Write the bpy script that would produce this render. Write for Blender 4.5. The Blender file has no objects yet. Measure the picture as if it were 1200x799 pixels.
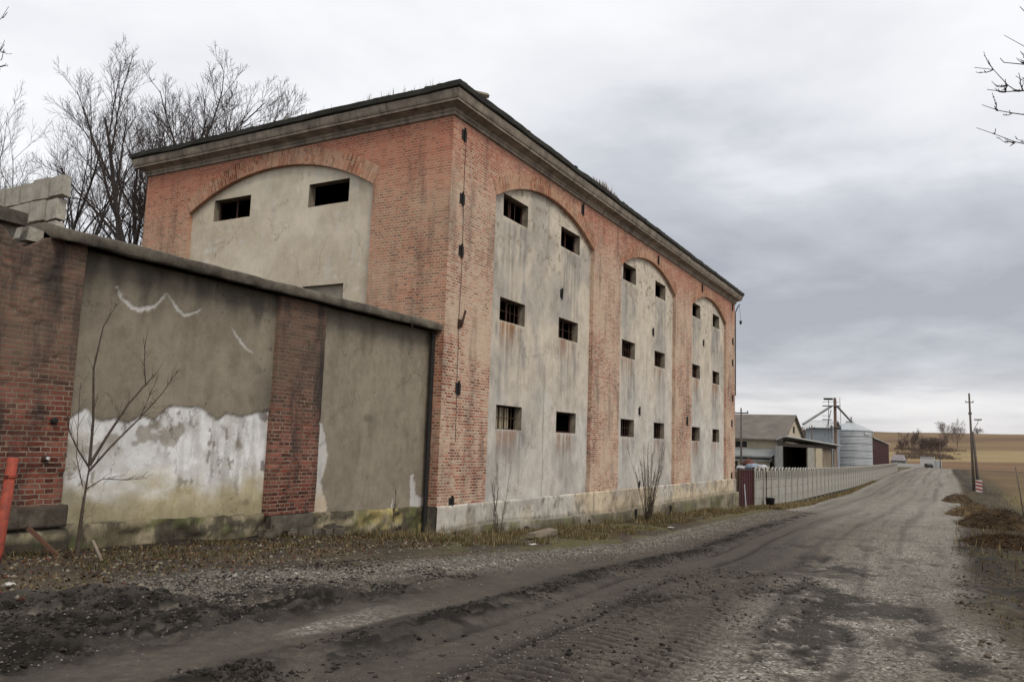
import bpy, math, random
import numpy as np
from mathutils import Vector, Matrix

# ------------------------------------------------------------------ camera, light, exposure
scn = bpy.context.scene
COL = scn.collection
R_ = Vector((0.4873, -0.8726, 0.0340)); U_ = Vector((-0.1259, -0.0317, 0.9915)); W_ = Vector((0.8641, 0.4874, 0.1253))
cd = bpy.data.cameras.new('camera'); cam = bpy.data.objects.new('camera', cd); COL.objects.link(cam)
m3 = Matrix((R_, U_, -W_)).transposed()
cam.matrix_world = Matrix.Translation((0, 0, 1.65)) @ m3.to_4x4()
cd.sensor_fit = 'HORIZONTAL'; cd.sensor_width = 36.0; cd.lens = 36.0 * 931.85 / 1200.0
cd.clip_start = 0.05; cd.clip_end = 6000
scn.camera = cam
scn.view_settings.view_transform = 'Standard'; scn.view_settings.look = 'None'
scn.view_settings.gamma = 1.0; scn.view_settings.use_curve_mapping = False
scn.view_settings.exposure = 0.50
SUN_EL = math.radians(48); SUN_DIR = Vector((-0.50, -0.84, 0)).normalized()     # towards the sun, in plan
sun_vec = Vector((SUN_DIR.x * math.cos(SUN_EL), SUN_DIR.y * math.cos(SUN_EL), math.sin(SUN_EL)))
ld = bpy.data.lights.new('sun', 'SUN'); ld.energy = 1.15; ld.angle = math.radians(18); ld.color = (1.0, 0.925, 0.82)
sun = bpy.data.objects.new('sun', ld); COL.objects.link(sun)
sun.rotation_euler = sun_vec.to_track_quat('Z', 'Y').to_euler(); sun.location = (0, 0, 40)

class NT:
    def __init__(s, nt): s.nt = nt; s.n = nt.nodes; s.l = nt.links
    def node(s, t, **k):
        n = s.n.new(t)
        for a, v in k.items(): setattr(n, a, v)
        return n
    def put(s, sock, v):
        if hasattr(v, 'is_output') or isinstance(v, bpy.types.NodeSocket): s.l.new(v, sock)
        elif v is not None:
            if isinstance(v, (tuple, list)) and len(v) == 3 and sock.type == 'RGBA': v = (*v, 1)
            sock.default_value = v
    def math(s, op, a, b=None, c=None, clamp=False):
        n = s.node('ShaderNodeMath', operation=op, use_clamp=clamp)
        for i, v in enumerate((a, b, c)):
            if v is not None: s.put(n.inputs[i], v)
        return n.outputs[0]
    def vmath(s, op, a, b=None, out=0):
        n = s.node('ShaderNodeVectorMath', operation=op)
        s.put(n.inputs[0], a)
        if b is not None: s.put(n.inputs[1], b)
        return n.outputs[out]
    def mix(s, f, a, b, mode='MIX'):
        n = s.node('ShaderNodeMix', data_type='RGBA', blend_type=mode)
        s.put(n.inputs[0], f); s.put(n.inputs[6], a); s.put(n.inputs[7], b); return n.outputs[2]
    def ramp(s, f, pts):
        n = s.node('ShaderNodeValToRGB'); cr = n.color_ramp
        while len(cr.elements) < len(pts): cr.elements.new(0.5)
        for e, (p, c) in zip(cr.elements, pts):
            e.position = p; e.color = (c, c, c, 1) if not isinstance(c, (tuple, list)) else (*c, 1)
        s.put(n.inputs[0], f); return n.outputs[0]
    def mrange(s, v, a, b, c=0.0, d=1.0):
        n = s.node('ShaderNodeMapRange'); s.put(n.inputs[0], v)
        for i, q in enumerate((a, b, c, d)): n.inputs[i + 1].default_value = q
        return n.outputs[0]
    def noise(s, vec, scale, detail=4, rough=0.55, col=False, dist=0.0):
        n = s.node('ShaderNodeTexNoise'); s.put(n.inputs['Vector'], vec)
        n.inputs['Scale'].default_value = scale; n.inputs['Detail'].default_value = detail
        n.inputs['Roughness'].default_value = rough; n.inputs['Distortion'].default_value = dist
        return n.outputs['Color' if col else 'Fac']
    def scalev(s, vec, sc):
        return s.vmath('MULTIPLY', vec, sc)

# world: Nishita sky seen through a thick, uneven cloud layer
w = bpy.data.worlds.new('World'); scn.world = w; w.use_nodes = True
w.node_tree.nodes.clear(); N = NT(w.node_tree)
sky = N.node('ShaderNodeTexSky', sky_type='NISHITA', sun_disc=False)
sky.sun_elevation = SUN_EL; sky.sun_rotation = math.atan2(SUN_DIR.x, SUN_DIR.y); sky.air_density = 1.0; sky.dust_density = 2.0
gen = N.node('ShaderNodeTexCoord').outputs['Generated']
sep = N.node('ShaderNodeSeparateXYZ'); N.put(sep.inputs[0], gen)
zc = N.math('ADD', N.math('MAXIMUM', sep.outputs[2], 0.0), 0.13)
cv = N.node('ShaderNodeCombineXYZ')
N.put(cv.inputs[0], N.math('DIVIDE', sep.outputs[0], zc)); N.put(cv.inputs[1], N.math('DIVIDE', sep.outputs[1], zc))
cv = cv.outputs[0]
n1 = N.noise(N.vmath('ADD', cv, (3.1, 7.7, 0)), 0.42, 6, 0.5, dist=0.25)
n2 = N.noise(N.vmath('ADD', cv, (11.3, 1.7, 4)), 1.15, 5, 0.55, dist=0.3)
n3 = N.noise(N.vmath('ADD', cv, (2.3, 5.7, 9)), 3.1, 6, 0.6, dist=0.2)
cl = N.math('ADD', N.math('ADD', N.math('MULTIPLY', n1, 0.68), N.math('MULTIPLY', n2, 0.33)), N.math('MULTIPLY', N.math('SUBTRACT', n3, 0.5), 0.08))
# darker cloud bank low in the direction of the road, brighter overhead and to the left
bank = N.math('MULTIPLY', N.mrange(sep.outputs[0], 0.72, 0.97), N.mrange(N.math('ABSOLUTE', N.math('SUBTRACT', sep.outputs[2], 0.145)), 0.02, 0.16, 1, 0))
cl2 = N.math('SUBTRACT', cl, N.math('MULTIPLY', bank, 0.17))
cc = N.ramp(cl2, [(0.26, (3.1, 3.2, 3.5)), (0.38, (4.6, 4.7, 5.0)), (0.45, (6.2, 6.25, 6.45)), (0.53, (7.3, 7.3, 7.4)), (0.62, (8.1, 8.05, 8.05))])
hor = N.mrange(sep.outputs[2], 0.015, 0.12, 0.6, 0.0)
cc = N.mix(hor, cc, (5.3, 5.0, 4.9))
below = N.mrange(sep.outputs[2], -0.02, 0.0, 1.0, 0.0)
skc = N.mix(0.90, sky.outputs[0], cc)
skc = N.mix(below, skc, (1.4, 1.25, 1.05))
bg = N.node('ShaderNodeBackground'); N.put(bg.inputs[0], skc); bg.inputs[1].default_value = 0.1
N.put(N.node('ShaderNodeOutputWorld').inputs[0], bg.outputs[0])

# ------------------------------------------------------------------ helpers
rnd = random.Random(7)
def _hash(ix, iy, s):
    n = (ix.astype(np.int64) * 374761393 + iy.astype(np.int64) * 668265263 + s * 1442695041) & 0xFFFFFFFF
    n = ((n ^ (n >> 13)) * 1274126177) & 0xFFFFFFFF
    n = n ^ (n >> 16)
    return (n & 0xFFFFFF) / float(0xFFFFFF)
def vnoise(x, y, s=0):
    x = np.asarray(x, float); y = np.asarray(y, float)
    ix = np.floor(x); iy = np.floor(y); fx = x - ix; fy = y - iy
    fx = fx * fx * (3 - 2 * fx); fy = fy * fy * (3 - 2 * fy)
    a = _hash(ix, iy, s); b = _hash(ix + 1, iy, s); c = _hash(ix, iy + 1, s); d = _hash(ix + 1, iy + 1, s)
    return (a + (b - a) * fx) * (1 - fy) + (c + (d - c) * fx) * fy
def fbm(x, y, s=0, o=4, g=0.5):
    t = 0; a = 1; n = 0
    for i in range(o):
        t = t + a * vnoise(x * 2 ** i + i * 17.3, y * 2 ** i - i * 9.1, s + i); n += a; a *= g
    return t / n
def sm(a, b, x): 
    t = np.clip((np.asarray(x, float) - a) / (b - a), 0, 1); return t * t * (3 - 2 * t)
def lerp(a, b, t): return a + (b - a) * t
def mixc(c, d, t): return c + (np.asarray(d, float) - c) * t[..., None]

GX = [-30, 0, 6.8, 12, 16, 20, 32, 44.5, 47, 64, 93, 129, 190, 270, 300, 360]
GZ = [0.2, 0, -0.10, -0.32, -0.60, -0.86, -1.12, -1.50, -1.66, -2.28, -2.57, -2.38, -1.98, -1.95, -2.3, -4.0]
def gz(x, y=0):
    x = np.asarray(x, float); y = np.asarray(y, float) + 0 * x
    k = np.interp(x, GX, GZ)
    k = (np.interp(x - 1.2, GX, GZ) + 2 * k + np.interp(x + 1.2, GX, GZ)) / 4
    hill = sm(340, 1050, x) * (29.5 + 4 * fbm(x / 300, y / 300, 91, 2)) + sm(340, 700, x) * (fbm(x / 120, y / 160, 92, 3) - .5) * 4
    return k + hill - sm(-2, -60, y) * sm(400, 60, x) * 0.4

def new_obj(name, me, mat=None, parent=None):
    if mat is not None: me.materials.append(mat)
    o = bpy.data.objects.new(name, me); COL.objects.link(o)
    if parent is not None: o.parent = parent
    return o
def tag(o, label=None, cat=None, group=None, kind=None):
    if label: o['label'] = label
    if cat: o['category'] = cat
    if group: o['group'] = group
    if kind: o['kind'] = kind
    return o
def thing(name, loc, label, cat, group=None, rz=0):
    o = bpy.data.objects.new(name, None); COL.objects.link(o); o.location = loc; o.rotation_euler = (0, 0, rz)
    o.empty_display_size = 0.3
    return tag(o, label, cat, group)
def origin(o):       # move an object mesh's origin to its base, in place
    me = o.data; n = len(me.vertices); a = np.empty(n * 3); me.vertices.foreach_get('co', a); a = a.reshape(-1, 3)
    c = np.array([(a[:, 0].min() + a[:, 0].max()) / 2, (a[:, 1].min() + a[:, 1].max()) / 2, a[:, 2].min()])
    me.vertices.foreach_set('co', (a - c).ravel()); o.location = Vector(o.location) + Vector(c); me.update(); return o

class MB:
    def __init__(s): s.v = []; s.f = []; s.uv = []
    def quad(s, a, b, c, d, uv=None):
        i = len(s.v); s.v += [a, b, c, d]; s.f.append((i, i + 1, i + 2, i + 3)); s.uv.append(uv)
    def box(s, x0, y0, z0, x1, y1, z1, j=0.0, rot=0.0):
        i = len(s.v); cx, cy = (x0 + x1) / 2, (y0 + y1) / 2; cr, sr = math.cos(rot), math.sin(rot)
        for z in (z0, z1):
            for x, y in ((x0, y0), (x1, y0), (x1, y1), (x0, y1)):
                X = x - cx; Y = y - cy
                s.v.append((cx + X * cr - Y * sr + rnd.uniform(-j, j), cy + X * sr + Y * cr + rnd.uniform(-j, j), z + rnd.uniform(-j, j)))
        for q in ((0, 3, 2, 1), (4, 5, 6, 7), (0, 1, 5, 4), (1, 2, 6, 5), (2, 3, 7, 6), (3, 0, 4, 7)):
            s.f.append(tuple(i + k for k in q)); s.uv.append(None)
        return s
    def tube(s, pts, rad, k=6, cap=True):
        pts = [Vector(p) for p in pts]; i0 = len(s.v)
        if not hasattr(rad, '__len__'): rad = [rad] * len(pts)
        d0 = (pts[1] - pts[0]).normalized(); up = Vector((0, 0, 1)) if abs(d0.z) < .9 else Vector((1, 0, 0))
        a = d0.cross(up).normalized()
        for n, p in enumerate(pts):
            d = (pts[min(n + 1, len(pts) - 1)] - pts[max(n - 1, 0)]).normalized()
            a = (a - d * a.dot(d)).normalized(); b = d.cross(a)
            for q in range(k):
                t = 2 * math.pi * q / k
                s.v.append(tuple(p + (a * math.cos(t) + b * math.sin(t)) * rad[n]))
        for n in range(len(pts) - 1):
            for q in range(k):
                A = i0 + n * k + q; B = i0 + n * k + (q + 1) % k
                s.f.append((A, B, B + k, A + k)); s.uv.append(None)
        if cap:
            s.f.append(tuple(i0 + q for q in reversed(range(k)))); s.uv.append(None)
            e = i0 + (len(pts) - 1) * k
            s.f.append(tuple(e + q for q in range(k))); s.uv.append(None)
        return s
    def lathe(s, c, prof, k=24):
        i0 = len(s.v)
        for r, z in prof:
            for q in range(k):
                t = 2 * math.pi * q / k; s.v.append((c[0] + r * math.cos(t), c[1] + r * math.sin(t), c[2] + z))
        for n in range(len(prof) - 1):
            for q in range(k):
                A = i0 + n * k + q; B = i0 + n * k + (q + 1) % k
                s.f.append((A, B, B + k, A + k)); s.uv.append(None)
        return s
    def build(s, name, mat, parent=None, smooth=False, planar=False, auto=False):
        me = bpy.data.meshes.new(name); me.from_pydata(s.v, [], s.f)
        uvl = me.uv_layers.new(name='uv'); data = []
        for f, u in zip(s.f, s.uv):
            if u is None:
                a, b, c = (Vector(s.v[f[k]]) for k in range(3)); n = (b - a).cross(c - a)
                ax = max(range(3), key=lambda q: abs(n[q]))
                for vi in f:
                    p = s.v[vi]
                    data += [(p[1] if ax == 0 else p[0]), (p[2] if ax != 2 else p[1])]
            else:
                for q in u: data += list(q)
        uvl.data.foreach_set('uv', data)
        if smooth: me.polygons.foreach_set('use_smooth', [True] * len(me.polygons))
        me.update()
        return new_obj(name, me, mat, parent)

def grid_mesh(P, keep=None, colr=None, smooth=True, name='grid', wrap=False):
    """P: (n,m,3) numpy grid"""
    n, m = P.shape[:2]
    idx = np.arange(n * m).reshape(n, m)
    q = np.stack([idx[:-1, :-1], idx[1:, :-1], idx[1:, 1:], idx[:-1, 1:]], -1)
    if keep is not None: q = q[keep]
    q = q.reshape(-1, 4)
    me = bpy.data.meshes.new(name)
    me.vertices.add(n * m); me.vertices.foreach_set('co', P.reshape(-1).astype(np.float32))
    me.loops.add(q.size); me.loops.foreach_set('vertex_index', q.reshape(-1).astype(np.int32))
    me.polygons.add(len(q)); me.polygons.foreach_set('loop_start', np.arange(0, q.size, 4, dtype=np.int32))
    me.update(calc_edges=True); me.validate()
    if smooth: me.polygons.foreach_set('use_smooth', [True] * len(me.polygons))
    if colr is not None: add_col(me, colr.reshape(-1, colr.shape[-1]))
    return me
def add_col(me, c, nm='col'):
    a = me.color_attributes.new(nm, 'FLOAT_COLOR', 'POINT')
    if c.shape[1] == 3: c = np.concatenate([c, np.ones((len(c), 1))], 1)
    a.data.foreach_set('color', c.astype(np.float32).ravel())
def tri_mesh(name, V, F, colr=None):
    me = bpy.data.meshes.new(name); k = F.shape[1]
    me.vertices.add(len(V)); me.vertices.foreach_set('co', V.astype(np.float32).ravel())
    me.loops.add(F.size); me.loops.foreach_set('vertex_index', F.astype(np.int32).ravel())
    me.polygons.add(len(F)); me.polygons.foreach_set('loop_start', np.arange(0, F.size, k, dtype=np.int32))
    me.update(calc_edges=True)
    if colr is not None: add_col(me, colr)
    return me

# ------------------------------------------------------------------ materials
def mat_base(name):
    m = bpy.data.materials.new(name); m.use_nodes = True; m.node_tree.nodes.clear(); T = NT(m.node_tree)
    b = T.node('ShaderNodeBsdfPrincipled'); T.put(T.node('ShaderNodeOutputMaterial').inputs[0], b.outputs[0])
    return m, T, b
def pos(T): return T.node('ShaderNodeNewGeometry').outputs['Position']
def bump(T, b, h, dist, strength=1.0):
    n = T.node('ShaderNodeBump'); T.put(n.inputs['Height'], h); n.inputs['Distance'].default_value = dist
    n.inputs['Strength'].default_value = strength; T.put(b.inputs['Normal'], n.outputs[0])
def mat_plain(name, c, c2=None, rough=0.8, scale=6, bumpd=0.004, stretch=(1, 1, 1), metal=0, streak=0, spec=0.3, fine=60):
    m, T, b = mat_base(name); p = T.node('ShaderNodeTexCoord').outputs['Object']
    ps = T.scalev(p, stretch)
    n = T.noise(ps, scale, 6, 0.65); f = T.noise(ps, fine, 3, 0.6)
    c2 = c2 or tuple(q * 0.6 for q in c)
    col = T.mix(T.mrange(n, 0.35, 0.65), c, c2)
    if streak:
        st = T.noise(T.scalev(p, (7, 7, 0.35)), 1.0, 4, 0.6); col = T.mix(T.mrange(st, 0.5, 0.75, 0, streak), col, tuple(q * 0.4 for q in c2))
    col = T.mix(1.0, col, T.ramp(f, [(0.3, 0.78), (0.7, 1.15)]), 'MULTIPLY')
    T.put(b.inputs['Base Color'], col); b.inputs['Roughness'].default_value = rough; b.inputs['Metallic'].default_value = metal
    b.inputs['Specular IOR Level'].default_value = spec
    if bumpd: bump(T, b, T.math('ADD', n, T.math('MULTIPLY', f, 0.4)), bumpd)
    return m
def mat_attr(name, rough=0.9, var=0.25, s1=3.0, s2=45.0, bumpd=0.004, pits=0.0, streak=0.0, spec=0.12, mott=0.0):
    """colour from the 'col' attribute, broken up by noise"""
    m, T, b = mat_base(name); a = T.node('ShaderNodeVertexColor', layer_name='col').outputs[0]; p = pos(T)
    n = T.noise(p, s1, 8, 0.65); f = T.noise(p, s2, 4, 0.7)
    col = T.mix(1.0, a, T.ramp(n, [(0.25, 1 - var), (0.75, 1 + var)]), 'MULTIPLY')
    col = T.mix(1.0, col, T.ramp(f, [(0.25, 1 - var * .7), (0.75, 1 + var * .7)]), 'MULTIPLY')
    if mott:
        g1 = T.noise(T.vmath('ADD', T.scalev(p, (1, 1, .7)), (5, 9, 2)), 1.7, 12, 0.72); g2 = T.noise(T.scalev(p, (1, 1, .55)), 7.0, 8, 0.75)
        col = T.mix(T.mrange(g1, 0.50, 0.58, 0, mott), col, T.mix(1.0, col, (0.66, 0.64, 0.62), 'MULTIPLY'))
        col = T.mix(T.mrange(g1, 0.44, 0.36, 0, mott), col, T.mix(1.0, col, (1.22, 1.2, 1.18), 'MULTIPLY'))
        col = T.mix(T.mrange(g2, 0.53, 0.64, 0, mott), col, T.mix(1.0, col, (0.74, 0.72, 0.70), 'MULTIPLY'))
        ck = T.node('ShaderNodeTexVoronoi', feature='DISTANCE_TO_EDGE'); T.put(ck.inputs['Vector'], T.vmath('ADD', T.scalev(p, (1, 1, .6)), T.scalev(T.noise(p, 2.2, 6, .65, True), (.55, .55, .55)))); ck.inputs['Scale'].default_value = .75
        ckm = T.math('MULTIPLY', T.mrange(ck.outputs['Distance'], 0.002, 0.006, 1, 0), T.mrange(T.noise(p, .7, 2), 0.50, 0.56))
        col = T.mix(T.math('MULTIPLY', ckm, .65), col, T.mix(1.0, col, (0.35, 0.32, 0.3), 'MULTIPLY'))
    if streak:
        st = T.noise(T.scalev(p, (9, 9, 0.6)), 1.0, 5, 0.6)
        col = T.mix(T.mrange(st, 0.52, 0.72, 0, streak), col, T.mix(1.0, col, (0.55, 0.53, 0.5), 'MULTIPLY'))
    if pits:
        v = T.node('ShaderNodeTexVoronoi'); T.put(v.inputs['Vector'], T.vmath('ADD', p, T.scalev(T.noise(p, 6, 3, .6, True), (.2, .2, .2)))); v.inputs['Scale'].default_value = 3.2
        pk = T.math('MULTIPLY', T.mrange(v.outputs['Distance'], 0.05, 0.10, 1, 0), T.mrange(T.noise(p, 0.9, 3), 0.55, 0.62))
        col = T.mix(T.math('MULTIPLY', pk, pits), col, T.mix(1.0, col, (0.4, 0.38, 0.35), 'MULTIPLY'))
    T.put(b.inputs['Base Color'], col); b.inputs['Roughness'].default_value = rough; b.inputs['Specular IOR Level'].default_value = spec
    bump(T, b, T.math('ADD', n, T.math('MULTIPLY', f, 0.35)), bumpd)
    return m
def mat_brick(name, c1, c2, mortar, wash=(0.55, 0.47, 0.38), wash_amt=0.5, soot=0.3, top_red=False, msize=0.011, soot_c=(0.05, 0.042, 0.038), wob=0.006, W=0.262, H=0.0716, topz=None, cream=0.15):
    m, T, b = mat_base(name); uv = T.node('ShaderNodeUVMap', uv_map='uv').outputs[0]; p = pos(T)
    wv = T.vmath('SUBTRACT', T.noise(p, 5, 3, .6, True), (0.5, 0.5, 0.5)); fine = T.vmath('SUBTRACT', T.noise(p, 38, 2, .5, True), (0.5, 0.5, 0.5))
    uvd = T.vmath('ADD', T.vmath('ADD', uv, T.scalev(wv, (wob * 4, wob * 3, 0))), T.scalev(fine, (wob * 2, wob * 2, 0)))
    def br(a, bb, mm, ms):
        n = T.node('ShaderNodeTexBrick', offset=0.5, offset_frequency=2, squash=0.5, squash_frequency=2)
        T.put(n.inputs['Vector'], uvd); T.put(n.inputs['Color1'], a); T.put(n.inputs['Color2'], bb); T.put(n.inputs['Mortar'], mm)
        n.inputs['Scale'].default_value = 1; n.inputs['Mortar Size'].default_value = ms; n.inputs['Mortar Smooth'].default_value = 0.35
        n.inputs['Brick Width'].default_value = W; n.inputs['Row Height'].default_value = H; return n
    t = br((0, 0, 0), (1, 1, 1), (0.5, 0.5, 0.5), msize)
    rampc = T.ramp(t.outputs[0], [(0.0, tuple(lerp(a, d, cream) for a, d in zip(c1, wash))), (0.26, tuple(lerp(a, d, cream * .6) for a, d in zip(c1, wash))), (0.34, c1), (0.6, c2), (0.80, tuple(q * 0.6 for q in c2)), (0.9, tuple(q * .72 for q in c1)), (1.0, tuple(min(q * 1.2, 1) for q in c1))])
    big = T.noise(p, 0.55, 5, .6); mid = T.noise(p, 3.0, 6, .65); fn = T.noise(p, 55, 3, .6)
    body = T.mix(1.0, rampc, T.ramp(mid, [(0.3, 0.60), (0.7, 1.35)]), 'MULTIPLY')
    body = T.mix(1.0, body, T.ramp(big, [(0.35, 0.72), (0.65, 1.2)]), 'MULTIPLY')
    body = T.mix(1.0, body, T.ramp(fn, [(0.25, 0.8), (0.75, 1.18)]), 'MULTIPLY')
    spl = T.mrange(T.noise(T.vmath('ADD', T.scalev(p, (1, 1, 1.5)), (3, 1, 7)), 3.2, 6, .7), 0.60, 0.64)
    body = T.mix(T.math('MULTIPLY', spl, .7), body, T.mix(1.0, body, (.42, .36, .34), 'MULTIPLY'))
    mcol = T.mix(T.mrange(mid, 0.35, 0.7), mortar, tuple(q * 0.6 for q in mortar))
    col = T.mix(t.outputs['Fac'], body, mcol)
    # lime and old render still smeared over the face
    wn = T.math('ADD', T.math('MULTIPLY', big, 0.55), T.math('MULTIPLY', T.noise(T.scalev(p, (1, 1, 1.7)), 9, 5, .75), 0.45))
    wm = T.math('MULTIPLY', T.mrange(wn, 0.46, 0.56), wash_amt)
    if top_red:      # towards the cornice the wall keeps a red limewash, lower down it is pale and worn
        z = T.node('ShaderNodeSeparateXYZ'); T.put(z.inputs[0], p)
        zz = T.math('ADD', z.outputs[2], T.math('MULTIPLY', T.math('SUBTRACT', big, 0.5), 3.0))
        up = T.mrange(zz, 7.9, 9.2)
        wm = T.math('MULTIPLY', wm, T.math('SUBTRACT', 1.0, T.math('MULTIPLY', up, 0.75)))
        col = T.mix(T.math('MULTIPLY', up, 0.50), col, (0.41, 0.140, 0.088))
        col = T.mix(T.math('MULTIPLY', T.mrange(zz, 8.6, 7.2), T.math('MULTIPLY', T.mrange(zz, 4.6, 6.5), 0.30)), col, wash)
    col = T.mix(wm, col, T.mix(T.mrange(mid, .3, .7), wash, tuple(q * .8 for q in wash)))
    if topz:
        z2 = T.node('ShaderNodeSeparateXYZ'); T.put(z2.inputs[0], p)
        zt = T.mrange(T.math('ADD', z2.outputs[2], T.math('MULTIPLY', mid, 1.2)), topz, topz + 1.0)
        col = T.mix(T.math('MULTIPLY', zt, 0.65), col, T.mix(mid, (0.10, 0.078, 0.06), (0.17, 0.13, 0.095)))
    so = T.noise(T.scalev(p, (2.2, 2.2, 0.5)), 1.0, 6, .65)
    col = T.mix(T.math('MULTIPLY', T.mrange(so, 0.50, 0.68), soot), col, soot_c)
    T.put(b.inputs['Base Color'], col); b.inputs['Roughness'].default_value = 0.92; b.inputs['Specular IOR Level'].default_value = 0.2
    hh = T.math('ADD', T.math('MULTIPLY', T.math('SUBTRACT', 1.0, t.outputs['Fac']), T.math('SUBTRACT', 1.0, T.math('MULTIPLY', wm, .7))), T.math('ADD', T.math('MULTIPLY', fn, 0.5), T.math('MULTIPLY', mid, .7)))
    bump(T, b, hh, 0.009)
    return m

M = {}
M['brick_long'] = mat_brick('pale_weathered_brick', (0.49, 0.175, 0.112), (0.33, 0.092, 0.060), (0.66, 0.55, 0.42), (0.58, 0.45, 0.335), 0.85, 0.45, True, msize=0.013, cream=0.8)
M['brick_gable'] = mat_brick('orange_weathered_brick', (0.51, 0.160, 0.090), (0.34, 0.085, 0.050), (0.62, 0.49, 0.35), (0.50, 0.38, 0.27), 0.55, 0.45, True, msize=0.0125, cream=0.28)
M['brick_arch'] = mat_brick('arch_brick', (0.46, 0.175, 0.095), (0.36, 0.11, 0.06), (0.50, 0.36, 0.25), (0.50, 0.38, 0.27), 0.5, 0.1, False, cream=.4, msize=.008, W=0.28, H=0.075)
M['brick_dark'] = mat_brick('dark_red_brick', (0.20, 0.048, 0.030), (0.10, 0.027, 0.019), (0.27, 0.205, 0.155), (0.27, 0.20, 0.15), 0.22, 0.95, False, soot_c=(0.035, 0.03, 0.028), topz=2.3, wob=0.009)
M['plaster'] = mat_attr('facade_render', 0.92, 0.15, 2.2, 38, 0.010, pits=0.5, streak=0.15, mott=.48)
M['gable_plaster'] = mat_attr('gable_render', 0.92, 0.12, 2.6, 30, 0.006, streak=0.05, mott=.28)
M['old_plaster'] = mat_attr('old_cement_render', 0.9, 0.16, 3.5, 30, 0.009, streak=0.12, mott=.40)
M['plinth'] = mat_attr('plinth_render', 0.92, 0.2, 3, 32, 0.014, streak=0.25, mott=.9)
M['cornice'] = mat_plain('cornice_render', (0.34, 0.285, 0.225), (0.17, 0.14, 0.115), 0.9, 2.2, 0.008, streak=0.7)
M['roof'] = mat_plain('mossy_dark_roof_tiles', (0.022, 0.021, 0.020), (0.036, 0.036, 0.026), 0.85, 4, 0.01)
M['coping'] = mat_plain('lichened_concrete', (0.15, 0.13, 0.10), (0.05, 0.042, 0.034), 0.92, 2.6, 0.02, streak=0.35)
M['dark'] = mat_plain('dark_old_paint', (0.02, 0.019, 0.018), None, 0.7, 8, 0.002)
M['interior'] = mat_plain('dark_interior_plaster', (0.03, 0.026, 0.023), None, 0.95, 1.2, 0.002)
M['reveal'] = mat_plain('reveal_render', (0.30, 0.255, 0.19), (0.15, 0.13, 0.10), 0.92, 4, 0.004, streak=0.5)
M['iron'] = mat_plain('rusty_iron', (0.035, 0.024, 0.018), (0.075, 0.035, 0.02), 0.75, 20, 0.002)
M['bark'] = mat_plain('dark_bark', (0.060, 0.050, 0.045), (0.034, 0.028, 0.026), 0.95, 8, 0.006, (1, 1, .3))
M['twig'] = mat_plain('brown_twigs', (0.060, 0.042, 0.036), (0.036, 0.026, 0.024), 0.95, 4, 0)
M['stem'] = mat_plain('grey_brown_stems', (0.085, 0.065, 0.05), (0.05, 0.036, 0.028), 0.95, 10, 0)
M['wood'] = mat_plain('grey_weathered_wood', (0.24, 0.20, 0.15), (0.15, 0.12, 0.09), 0.9, 5, 0.004, (1, 6, 6))
M['redpaint'] = mat_plain('faded_orange_red_paint', (0.36, 0.065, 0.036), (0.19, 0.045, 0.03), 0.7, 9, 0.003, streak=.5)
M['concrete'] = mat_plain('fence_concrete', (0.36, 0.345, 0.305), (0.26, 0.245, 0.21), 0.92, 1.6, 0.004, streak=0.35)
M['post_conc'] = mat_plain('fence_post_concrete', (0.27, 0.255, 0.22), (0.19, 0.18, 0.155), 0.92, 2, 0.004)
M['block'] = mat_plain('aerated_block', (0.43, 0.40, 0.34), (0.27, 0.25, 0.205), 0.95, 4, 0.008, streak=0.25)

# ------------------------------------------------------------------ ground
def axis(a0, f0, f1, a1, st, gr):
    mid = list(np.arange(f0, f1, st)); hi = []; x = mid[-1]; s = st
    while x < a1: s *= gr; x += s; hi.append(x)
    lo = []; x = f0; s = st
    while x > a0: s *= gr; x -= s; lo.append(x)
    return np.array(lo[::-1] + mid + hi)
gxs = axis(-60, 2.2, 16, 2600, 0.034, 1.016); gys = axis(-1500, -1.2, 10.4, 2200, 0.036, 1.055)
X, Y = np.meshgrid(gxs, gys, indexing='ij')
CR = lambda x: np.interp(x, [0, 8, 12, 25, 80, 200, 400], [4.5, 4.5, 4.95, 6.0, 8.3, 9.6, 11])      # central muddy ridge
YL = lambda x: np.interp(x, [0, 5, 11, 17, 25, 36, 68, 200, 400], [9.0, 8.2, 7.3, 7.2, 7.7, 8.1, 9.8, 11.9, 13])  # left edge of the roadway
YR = lambda x: np.interp(x, [0, 7, 14, 25, 57, 128, 190, 400], [-.8, -0.05, 0.40, .50, 0.2, 0.5, 1.8, 4])
wx = (fbm(X / 3.1, Y / 3.1, 5, 3) - .5) * (.2 + .8 * sm(45, 12, X)) + (fbm(X / 30, Y * 0, 6, 2) - .5) * sm(15, 45, X) * .8
yl, yr, cr = YL(X), YR(X), CR(X)
d_l = Y - yl + wx * 1.3; d_r = yr - Y + wx * 1.2; dc = Y - cr + wx * 0.35
fr = sm(70, 25, X)                                           # relief only where it can be seen
n_a = fbm(X / .9, Y / .5, 11, 4); n_b = fbm(X / .16, Y / .12, 12, 4, .6); n_c = fbm(X / 6., Y / 1.3, 13, 4); n_d = fbm(X / 2.4, Y / 1.1, 14, 6, .62); n_f = fbm(X / .45, Y / .3, 16, 5, .65)
n_e = fbm(X / .07, Y / .07, 15, 2)
fN = sm(30, 8, X); n_f = .5 + (n_f - .5) * fN; n_b = .5 + (n_b - .5) * fN; n_e = .5 + (n_e - .5) * fN; n_a = .5 + (n_a - .5) * sm(50, 15, X)
n_s = fbm(X / 24, (Y - CR(X)) / .8, 17, 5, .6); n_d = n_d * fN + n_s * (1 - fN); n_c = lerp(n_c, n_s, 1 - fN)
dth = (n_b - .5) * .30 + (n_e - .5) * .12
lump = np.clip(sm(.9, 1.5, dc) * sm(10.5, 6, X + (n_d - .5) * 5) * sm(.7, -.3, d_l), 0, 1)        # churned mud left of the lane, near
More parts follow.
